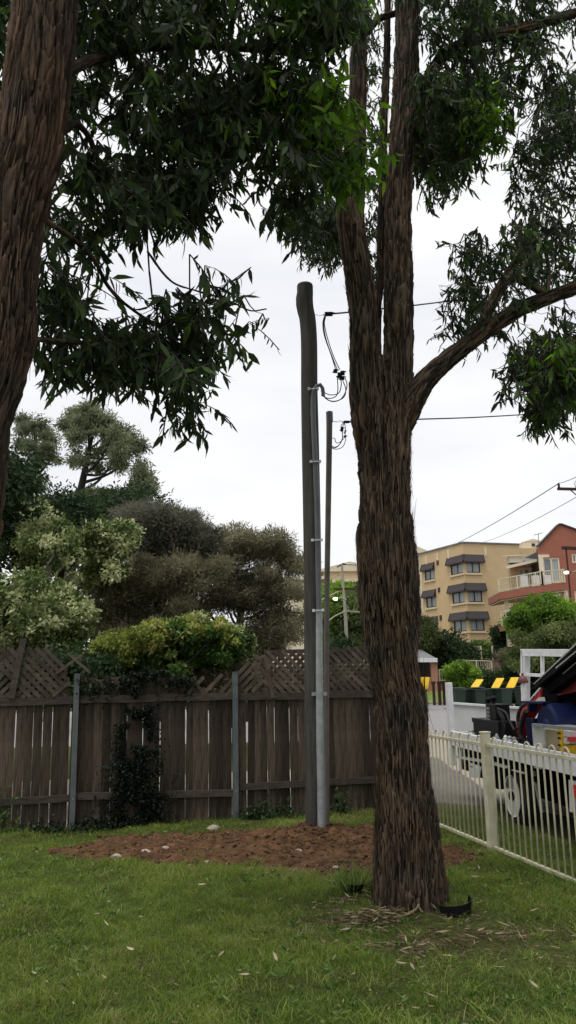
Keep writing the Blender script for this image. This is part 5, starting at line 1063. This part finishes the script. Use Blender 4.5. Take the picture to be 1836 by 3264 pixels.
# right side
tree('street_tree', 'bright green tree in front of the lower balconies', 'tree', g0(at(1730, 2240, 52)),
     [([(1640, 1960), (1700, 1910), (1760, 1895), (1800, 1930), (1810, 2000), (1720, 2040), (1650, 2030)], 80, (50, 54), (.4, .85))], M['limeg'], (.26, .13), 22000, tp4([(1735, 2240, 10), (1735, 2000, 6)], 52), limbs=8)
tree('street_tree', 'olive grey shrubby tree at the right edge under the balconies', 'tree', g0(at(1800, 2240, 49)),
     [([(1620, 2030), (1700, 2030), (1800, 1980), (1880, 1990), (1880, 2130), (1640, 2130)], 100, (47, 51), (.4, .8))], M['olive'], (.22, .10), 26000, tp4([(1800, 2240, 10), (1800, 2050, 6)], 49), limbs=6)
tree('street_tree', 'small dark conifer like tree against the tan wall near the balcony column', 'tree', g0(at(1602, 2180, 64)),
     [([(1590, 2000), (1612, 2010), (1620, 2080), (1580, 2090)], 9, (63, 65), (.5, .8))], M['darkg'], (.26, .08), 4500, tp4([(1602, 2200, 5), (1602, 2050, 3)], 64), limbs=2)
tree('street_tree', 'pale green tree immediately right of the big trunk above the porch', 'tree', g0(at(1350, 2240, 62)),
     [([(1320, 1990), (1370, 1985), (1390, 2040), (1330, 2070)], 14, (60, 64), (.7, 1.1))], M['olive'], (.28, .12), 6500, tp4([(1355, 2240, 6), (1355, 2050, 4)], 62), limbs=3)
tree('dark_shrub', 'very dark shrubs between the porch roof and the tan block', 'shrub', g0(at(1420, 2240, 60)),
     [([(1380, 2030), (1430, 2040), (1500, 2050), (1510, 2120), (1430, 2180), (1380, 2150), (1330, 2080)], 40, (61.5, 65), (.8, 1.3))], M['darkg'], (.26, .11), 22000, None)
tree('green_shrub', 'green shrub between the two cream railings below the tan block', 'shrub', g0(at(1550, 2240, 66)),
     [([(1520, 2060), (1575, 2060), (1580, 2110), (1525, 2110)], 12, (67, 69), (.7, 1.1))], M['greenb'], (.26, .11), 7000, None)
tree('hedge', 'bright yellow green hedge above the first wheelie bins', 'hedge', g0(at(1470, 2240, 49)),
     [([(1430, 2140), (1460, 2120), (1510, 2125), (1525, 2170), (1480, 2200), (1432, 2185)], 50, (48, 51), (.25, .5))], M['limeg'], (.17, .10), 15000, None)
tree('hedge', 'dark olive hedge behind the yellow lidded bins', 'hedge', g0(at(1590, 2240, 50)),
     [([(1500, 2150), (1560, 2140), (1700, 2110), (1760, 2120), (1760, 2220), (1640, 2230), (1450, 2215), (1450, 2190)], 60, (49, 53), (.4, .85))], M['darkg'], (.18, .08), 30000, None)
tree('hedge', 'reddish olive shrubs on the stone wall behind the white rack', 'hedge', g0(at(1650, 2200, 57)),
     [([(1600, 2090), (1700, 2080), (1760, 2090), (1760, 2120), (1620, 2130)], 26, (56, 59), (.5, .9))], M['teatree'], (.2, .08), 12000, None)
# ---- climber on the fence
def fence_foliage(name, label, cat, m, n, fz, L_=.05, W_=.035, tm=.3):
    """fz(n) -> s, z, o arrays"""
    s, z, o = fz(n); P = FR[0]+FR[1]*s[:, None]+FR[2]*o[:, None]+np.array([0, 0, 1])*z[:, None]; D = unit(RNG.normal(size=(n, 3))*.7+FR[2]*.5+np.array([0, 0, -.5]))
    c = fbm(P*3.5, 33, 2); ob = leaves(name, P, D, L_*RNG.uniform(.5, 1.3, n), W_*RNG.uniform(.6, 1.2, n), np.clip(tm+(c-.5)*1.2+RNG.normal(0, .1, n), 0, 1), m); del ob['kind']; return tag(ob, label, cat)
def vine(n):
    z = RNG.uniform(0, 1.72, n*3); w = .25+.05*np.sin(z*3.1)+.10*(z < .7); s = 1.44+.03*np.sin(z*5)+RNG.normal(0, 1, n*3)*w*.42; o = .04+np.abs(RNG.normal(0, .05, n*3))+.10*np.exp(-((z-.35)/.35)**2)*RNG.random(n*3)
    k = fbm(np.stack([s*5, z*5, z*0], -1), 44, 3) > .30+.13*z; s, z, o = s[k], z[k], o[k]; m_ = min(len(s), n); return np.pad(s[:m_], (0, n-m_), 'edge'), np.pad(z[:m_], (0, n-m_), 'edge'), np.pad(o[:m_], (0, n-m_), 'edge')
fence_foliage('climbing_vine', 'dark climbing vine covering a strip of the fence in the middle', 'climber', M['ivy'], 11000, vine, .034, .024, .2)
def vtop(n): s = RNG.uniform(.72, 2.1, n); z = 1.66+.06*np.sin(s*5)-np.abs(RNG.normal(0, .10, n))+.05*RNG.random(n); return s, z, .03+np.abs(RNG.normal(0, .035, n))
fence_foliage('creeper', 'thin dark creeper draped over the top of the middle palings', 'climber', M['ivy'], 1000, vtop, .05, .03, .4)
def weeds(s0, h, w_):
    def f(n): s = s0+RNG.normal(0, w_, n); z = np.abs(RNG.normal(0, h, n))+.01; return s, z, .09+np.abs(RNG.normal(0, .06, n))
    return f
for s0, h, w_, n, lb_ in ((-.18, .22, .14, 500, 'green leafy weed clump at the left edge against the fence'), (.42, .05, .16, 260, 'low dark weeds at the foot of the fence left of the first steel post'), (2.80, .08, .10, 300, 'blue green weeds just right of the second steel post'), (3.05, .10, .14, 220, 'straggly weeds at the fence foot left of the thick pole'), (3.83, .14, .05, 200, 'small green weed against the fence right of the poles'), (1.0, .07, .12, 260, 'dark low plants at the fence foot right of the first steel post')):
    fence_foliage('weed', lb_, 'weed', M['greenb'] if s0 < 0 else M['ivy'] if s0 < 2 else M['darkg'], n, weeds(s0, h, w_), .06, .03, .5)
# ================================================================== LAWN DETAIL
def blades(name, X, Y, H, Wd, tint, m, lean=.5):
    n = len(X); Z = gh(X, Y)-.004; a = RNG.uniform(0, 2*math.pi, n); ca, sa = np.cos(a), np.sin(a); l = RNG.normal(0, lean, (n, 2)); B = np.stack([X, Y, Z], -1)
    side = np.stack([ca, sa, 0*ca], -1)*(Wd/2)[:, None]; L2 = np.concatenate([l, np.zeros((n, 1))], 1)*H[:, None]; up = np.array([0, 0, 1.])*H[:, None]
    V = np.stack([B-side, B+side, B+up*.6+L2*.35-side*.8, B+up*.6+L2*.35+side*.8, B+up*.95+L2], 1).reshape(-1, 3)
    b = (np.arange(n)*5)[:, None]; o = link(name, mesh_np(name, V, b+np.array([[0, 1, 3, 2]]), b+np.array([[2, 3, 4]]), np.repeat(tint, 5), False), m); return tag(o, kind='stuff')
def inyard(x, y): return (((x-FA[0])*FN[0]+(y-FA[1])*FN[1]) < 1.2) & (((x-WA[0])*WN[0]+(y-WA[1])*WN[1]) < .1)
def litter_mask(x, y):
    q = np.stack([x*2.6, y*2.6, x*0], -1); w = fbm(q, 21, 3)-.5
    a = np.exp(-((np.hypot((x-.80)/.95, (y-5.55)/.62))**2))+.75*np.exp(-(np.hypot((x-1.5)/.55, (y-5.1)/.4)**2))+.6*np.exp(-(np.hypot((x-.2)/.4, (y-6.1)/.3)**2))
    return np.clip(a*1.15+w*1.5-.25, 0, 1)
n0 = 330000; Yg = 3.7+(10.5-3.7)*RNG.random(n0)**1.0; Xg = (RNG.random(n0)*2-1)*(.42*Yg+.35)
prob = np.clip(1.15-.07*(Yg-3.7), .55, 1)
sm = soil_mask(Xg, Yg); lm = litter_mask(Xg, Yg); keep = inyard(Xg, Yg) & (RNG.random(n0) > sm**1.6*.955-.01) & (RNG.random(n0) > lm*.72) & (RNG.random(n0) < prob) & (np.hypot(Xg-.82, Yg-6.2) > .27)
Xg, Yg, lm, sm = Xg[keep], Yg[keep], lm[keep], sm[keep]; q = np.stack([Xg, Yg, Xg*0], -1)
p1 = fbm(q*1.1, 51, 3); p2 = fbm(q*4.5, 54, 3); p3 = fbm(q*.9, 57, 3)
back = (Xg-WA[0])*WN[0]+(Yg-WA[1])*WN[1]; side_ = (Xg-FA[0])*FN[0]+(Yg-FA[1])*FN[1]
H = (.014+.034*np.clip(p2*1.5-.3, 0, 1))*(.7+.8*p1)*RNG.uniform(.6, 1.3, len(Xg)); H *= 1-.45*lm
H += .035*np.exp(-(back/.10)**2)*RNG.random(len(Xg))+.04*np.exp(-((side_)/.10)**2)*RNG.random(len(Xg))
tint = np.clip(-.10+.95*p1+.45*(p2-.5)+RNG.normal(0, .12, len(Xg))+(RNG.random(len(Xg)) < .05+.30*lm+1.3*np.clip(p3-.54, 0, .3))*.42, 0, 1)
blades('lawn_grass', Xg, Yg, H, RNG.uniform(.003, .0062, len(Xg)), tint, M['grass'], .65)
# taller tufts
nt_ = 420; tx, ty, tt = [], [], []
for k in range(nt_):
    y = RNG.uniform(3.9, 9.6); x = RNG.uniform(-1, 1)*(.36*y+.2)
    if soil_mask(np.array([x]), np.array([y]))[0] > .3 or not inyard(x, y): continue
    m_ = RNG.integers(14, 40); r_ = RNG.uniform(.02, .06); tx.append(x+RNG.normal(0, r_, m_)); ty.append(y+RNG.normal(0, r_, m_)); tt.append(np.full(m_, RNG.uniform(.3, .8)))
tx, ty, tt = map(np.concatenate, (tx, ty, tt)); blades('grass_tufts', tx, ty, RNG.uniform(.03, .085, len(tx)), RNG.uniform(.003, .006, len(tx)), np.clip(tt+RNG.normal(0, .1, len(tx)), 0, 1), M['grass'], .9)
# flat litter: bark shreds near the trunk base, crumbs on the soil
def shreds(name, X, Y, Ln, Wd, tint, m, lift=.012):
    n = len(X); Z = gh(X, Y)+lift*RNG.uniform(.3, 1.6, n); a = RNG.uniform(0, 2*math.pi, n); D = np.stack([np.cos(a), np.sin(a), RNG.normal(0, .12, n)], -1)
    return tag(leaves(name, np.stack([X, Y, Z], -1), D, Ln, Wd, tint, m, bend=.1), kind='stuff')
M['shred'] = leafmat('bark_shred', [(0, (.05, .032, .022)), (.5, (.12, .085, .055)), (1, (.38, .29, .19))], .05, .9, .1)
nl_ = 60000; X = RNG.uniform(-1.2, 2.6, nl_); Y = RNG.uniform(4.4, 7.0, nl_); k = RNG.random(nl_) < litter_mask(X, Y)*.10; X, Y = X[k], Y[k]
shreds('bark_litter', X, Y, RNG.uniform(.015, .085, len(X)), RNG.uniform(.003, .008, len(X)), RNG.random(len(X))**1.5, M['shred'], .02)
for ax_, ay_, rr_, n_ in ((1185, 2945, .15, 330), (1330, 3020, .18, 150), (1510, 2990, .20, 130), (1130, 2890, .12, 60)):
    g_ = G(ax_, ay_); X = g_[0]+RNG.normal(0, rr_, n_); Y = g_[1]+RNG.normal(0, rr_*.55, n_); shreds('bark_litter', X, Y, RNG.uniform(.03, .13, n_), RNG.uniform(.004, .012, n_), RNG.uniform(.1, 1, n_), M['shred'], .035)
nl_ = 900; Y = RNG.uniform(3.9, 9.6, nl_); X = RNG.uniform(-1, 1, nl_)*(.38*Y+.2); k = inyard(X, Y); X, Y = X[k], Y[k]
shreds('dry_specks', X, Y, RNG.uniform(.012, .05, len(X)), RNG.uniform(.004, .010, len(X)), RNG.uniform(.4, 1, len(X)), M['shred'], .03)
# broad leaved weeds in the turf
nw = 520; Yw = RNG.uniform(3.9, 9.4, nw); Xw = RNG.uniform(-1, 1, nw)*(.38*Yw+.2); cl_ = fbm(np.stack([Xw*1.6, Yw*1.6, Xw*0], -1), 90, 2) > .5; k = inyard(Xw, Yw) & (soil_mask(Xw, Yw) < .3) & cl_; Xw, Yw = Xw[k], Yw[k]; m_ = 9
X = np.repeat(Xw, m_)+RNG.normal(0, .018, len(Xw)*m_); Y = np.repeat(Yw, m_)+RNG.normal(0, .018, len(Xw)*m_); a = RNG.uniform(0, 6.28, len(X)); D = np.stack([np.cos(a), np.sin(a), RNG.uniform(.1, .9, len(X))], -1)
tag(leaves('lawn_weeds', np.stack([X, Y, gh(X, Y)+.02], -1), D, RNG.uniform(.02, .05, len(X)), RNG.uniform(.010, .02, len(X)), RNG.uniform(.2, .9, len(X)), M['greenb'], None, bend=.3), kind='stuff')
# clods
def clods(name, X, Y, R_, m):
    n = len(X); ico = np.array([(0, 0, 1), (.89, 0, .45), (.28, .85, .45), (-.72, .53, .45), (-.72, -.53, .45), (.28, -.85, .45), (.72, .53, -.45), (-.28, .85, -.45), (-.89, 0, -.45), (-.28, -.85, -.45), (.72, -.53, -.45), (0, 0, -1)])
    fi = np.array([(0, 1, 2), (0, 2, 3), (0, 3, 4), (0, 4, 5), (0, 5, 1), (1, 6, 2), (2, 7, 3), (3, 8, 4), (4, 9, 5), (5, 10, 1), (2, 6, 7), (3, 7, 8), (4, 8, 9), (5, 9, 10), (1, 10, 6), (6, 11, 7), (7, 11, 8), (8, 11, 9), (9, 11, 10), (10, 11, 6)])
    sc = RNG.uniform(.55, 1.25, (n, 12, 1)); V = ico[None]*sc*R_[:, None, None]*np.array([1.1, 1.1, .7]); V = V+np.stack([X, Y, gh(X, Y)+.012+R_*.25], -1)[:, None, :]
    F = ((np.arange(n)*12)[:, None, None]+fi[None]).reshape(-1, 3); return tag(link(name, mesh_np(name, V, None, F, None, False), m), kind='stuff')
nc = 30000; X = RNG.uniform(-3, 2.4, nc); Y = RNG.uniform(6.6, 9.9, nc); mk = soil_mask(X, Y)*np.clip(fbm(np.stack([X*3, Y*3, X*0], -1), 71, 3)*2-.5, .05, 1); d = np.hypot(X-.3, Y-8.5); k = RNG.random(nc) < mk*(.28+.5*np.exp(-(d/.5)**2)); X, Y = X[k], Y[k]
clods('soil_clods', X, Y, RNG.uniform(.004, .014, len(X))+.022*RNG.random(len(X))**7, M['clod'])
X = RNG.uniform(-2.8, 2.4, 2600); Y = RNG.uniform(6.8, 9.8, 2600); k = soil_mask(X, Y) > .3; X, Y = X[k], Y[k]; shreds('soil_straw', X, Y, RNG.uniform(.02, .07, len(X)), RNG.uniform(.003, .008, len(X)), RNG.uniform(.1, .7, len(X)), M['shred'], .03)
# stones one can pick out
stl = [(680, 2650, .055, 'large white stone lying on the grass between fence and dug soil'), (525, 2708, .03, 'rounded pale stone left of the middle of the dug soil'), (465, 2720, .035, 'flat pale stone in the dug soil, left part'), (370, 2742, .04, 'pinkish stone on the front edge of the dug soil, far left'), (658, 2702, .022, 'small pale stone in the dug soil below the white one'), (660, 2755, .03, 'pale stone on the front edge of the soil near the middle'), (953, 2722, .03, 'pale chip on the mound left of the pole foot'), (172, 2717, .05, 'dark clod at the far left tip of the dug soil'), (1072, 2775, .03, 'pale shard on the soil left of the big trunk')]
for i, (x, y, r_, lb_) in enumerate(stl):
    p = G(x, y); b = MB(); z = float(gh(p[0], p[1]))+r_*.45; nn_ = 14; prof = [(r_*.15, -r_*.6), (r_*.9, -r_*.3), (r_, .05*r_), (r_*.75, r_*.45), (r_*.2, r_*.65)]; b.lathe((p[0], p[1], z), prof, nn_)
    V = np.array(b.v)-[p[0], p[1], z]; V *= (1+.45*(fbm(V/r_*1.3+i*9, 80, 3)-.5)*2)[:, None]; V[:, 0] *= 1.25; b.v = [tuple(v+np.array([p[0], p[1], z])) for v in V]
    tag(b.build('stone', M['clod'] if 'clod' in lb_ else M['stone'], smooth=True), lb_, 'stone')
# fallen leaves big enough to see
fl = [(6, 2756), (120, 2732), (183, 2863), (435, 2852), (345, 2893), (436, 2914), (500, 2935), (560, 2983), (345, 2975), (427, 3052), (116, 3128), (178, 3223), (235, 3225), (422, 3188), (530, 3158), (626, 3222), (798, 3140), (830, 3022), (885, 3095), (1010, 2722+60), (1078, 3020), (1020, 2918), (1120, 2985), (1262, 3088), (1308, 3085), (1555, 3010-70), (1690, 2938), (1720, 3180), (1395, 3200), (1550, 2790), (1530, 2785), (1500, 2812), (1670, 3025), (1490, 3070), (630, 2842), (715, 3050), (340, 3140), (680, 2908)]
fl_label = {}
_ord = 'first second third fourth fifth sixth seventh eighth ninth tenth eleventh twelfth thirteenth fourteenth fifteenth sixteenth seventeenth eighteenth'.split()
for lo_y, hi_y, zn in ((0, 2880, 'near the dug soil'), (2880, 3040, 'level with the trunk foot'), (3040, 9999, 'closest to the viewer')):
    for i, q_ in enumerate(sorted(p for p in fl if lo_y <= p[1] < hi_y)): fl_label[q_] = 'dry fallen leaf on the lawn, %s from the left %s' % (_ord[i], zn)
b = MB(); lfm = mesh_np('fallen_leaf', [(0, 0, 0), (.12, .28, .03), (-.12, .28, .0), (.10, .62, .05), (-.10, .62, .03), (0, 1, .10)], [[1, 3, 4, 2]], [[0, 1, 2], [3, 5, 4]], None, False); lfm.materials.append(M['deadleaf'])
for x, y in fl:
    p = G(x, y); z = float(gh(p[0], p[1]))+.045; o = bpy.data.objects.new('fallen_leaf', lfm); COL.objects.link(o); s_ = RNG.uniform(.035, .08); o.location = (p[0], p[1], z); o.scale = (s_, s_, s_); o.rotation_euler = (RNG.normal(0, .3), RNG.normal(0, .5), RNG.uniform(0, 6.28))
    tag(o, fl_label[(x, y)], 'leaf', 'fallen leaves scattered on the lawn')
# broken black pot and stick, potted tuft
pc = G(1459, 2935); pt = thing('broken_pot', 'broken black plastic pot half ring at the right foot of the big trunk', 'plant pot', pc)
b = MB(); R_ = .105; z0 = float(gh(pc[0], pc[1]))
for a0, a1, h0, h1 in ((math.radians(165), math.radians(385), .07, .12),):
    nn_ = 22; V = []; F = []
    for i in range(nn_+1):
        a = a0+(a1-a0)*i/nn_; h = .065+.05*(i/nn_)**2
        for rr, zz_ in ((R_, 0), (R_*1.08, h), (R_*1.08-.005, h), (R_-.005, 0)): V.append((pc[0]+rr*math.cos(a), pc[1]+.06+rr*.8*math.sin(a), z0+zz_))
    for i in range(nn_): F += [(4*i+j, 4*i+(j+1) % 4, 4*(i+1)+(j+1) % 4, 4*(i+1)+j) for j in range(4)]
    F += [(0, 1, 2, 3), tuple(4*nn_+j for j in (3, 2, 1, 0))]; b.add(V, F)
b.build('pot_wall', M['black'], pt, smooth=True)
st_ = thing('stick', 'pale curved stick lying across the front of the big trunk', 'stick', G(1320, 2925)); Q = spline(np.array([G(x, y)+[0, 0, z] for x, y, z in ((1255, 2942, .03), (1300, 2935, .04), (1330, 2925, .06), (1345, 2915, .09), (1375, 2917, .07), (1392, 2922, .05))]), 24); b = MB(); b.tube(Q, np.linspace(.010, .006, 24)*(1+.2*np.sin(np.arange(24))), 8); b.build('branch', M['stick'], st_, smooth=True); b = MB(); b.tube([Q[13], Q[13]+[.02, -.05, -.03]], .005, 6); b.build('twig', M['stick'], st_)
gp = G(1125, 2852); pg = thing('grass_clump', 'tall grass clump growing out of a buried black pot left of the big trunk', 'grass clump', gp); zg = float(gh(gp[0], gp[1]))
b = MB(); b.lathe((gp[0]+.02, gp[1], zg-.02), [(.09, 0), (.10, .08), (.103, .09), (.092, .09), (.085, .03)], 22); b.build('pot_rim', M['black'], pg, smooth=True)
n_ = 420; a = RNG.uniform(0, 6.28, n_); r_ = np.sqrt(RNG.random(n_))*.08; out = RNG.uniform(.15, 1.1, n_); D = unit(np.stack([np.cos(a)*out, np.sin(a)*out, np.full(n_, 1.)], -1)); gl = leaves('blades', np.stack([gp[0]+r_*np.cos(a), gp[1]+r_*np.sin(a), np.full(n_, zg)], -1), D, RNG.uniform(.10, .22, n_), .007, RNG.uniform(.5, 1, n_), M['greenb'], pg, bend=.5)
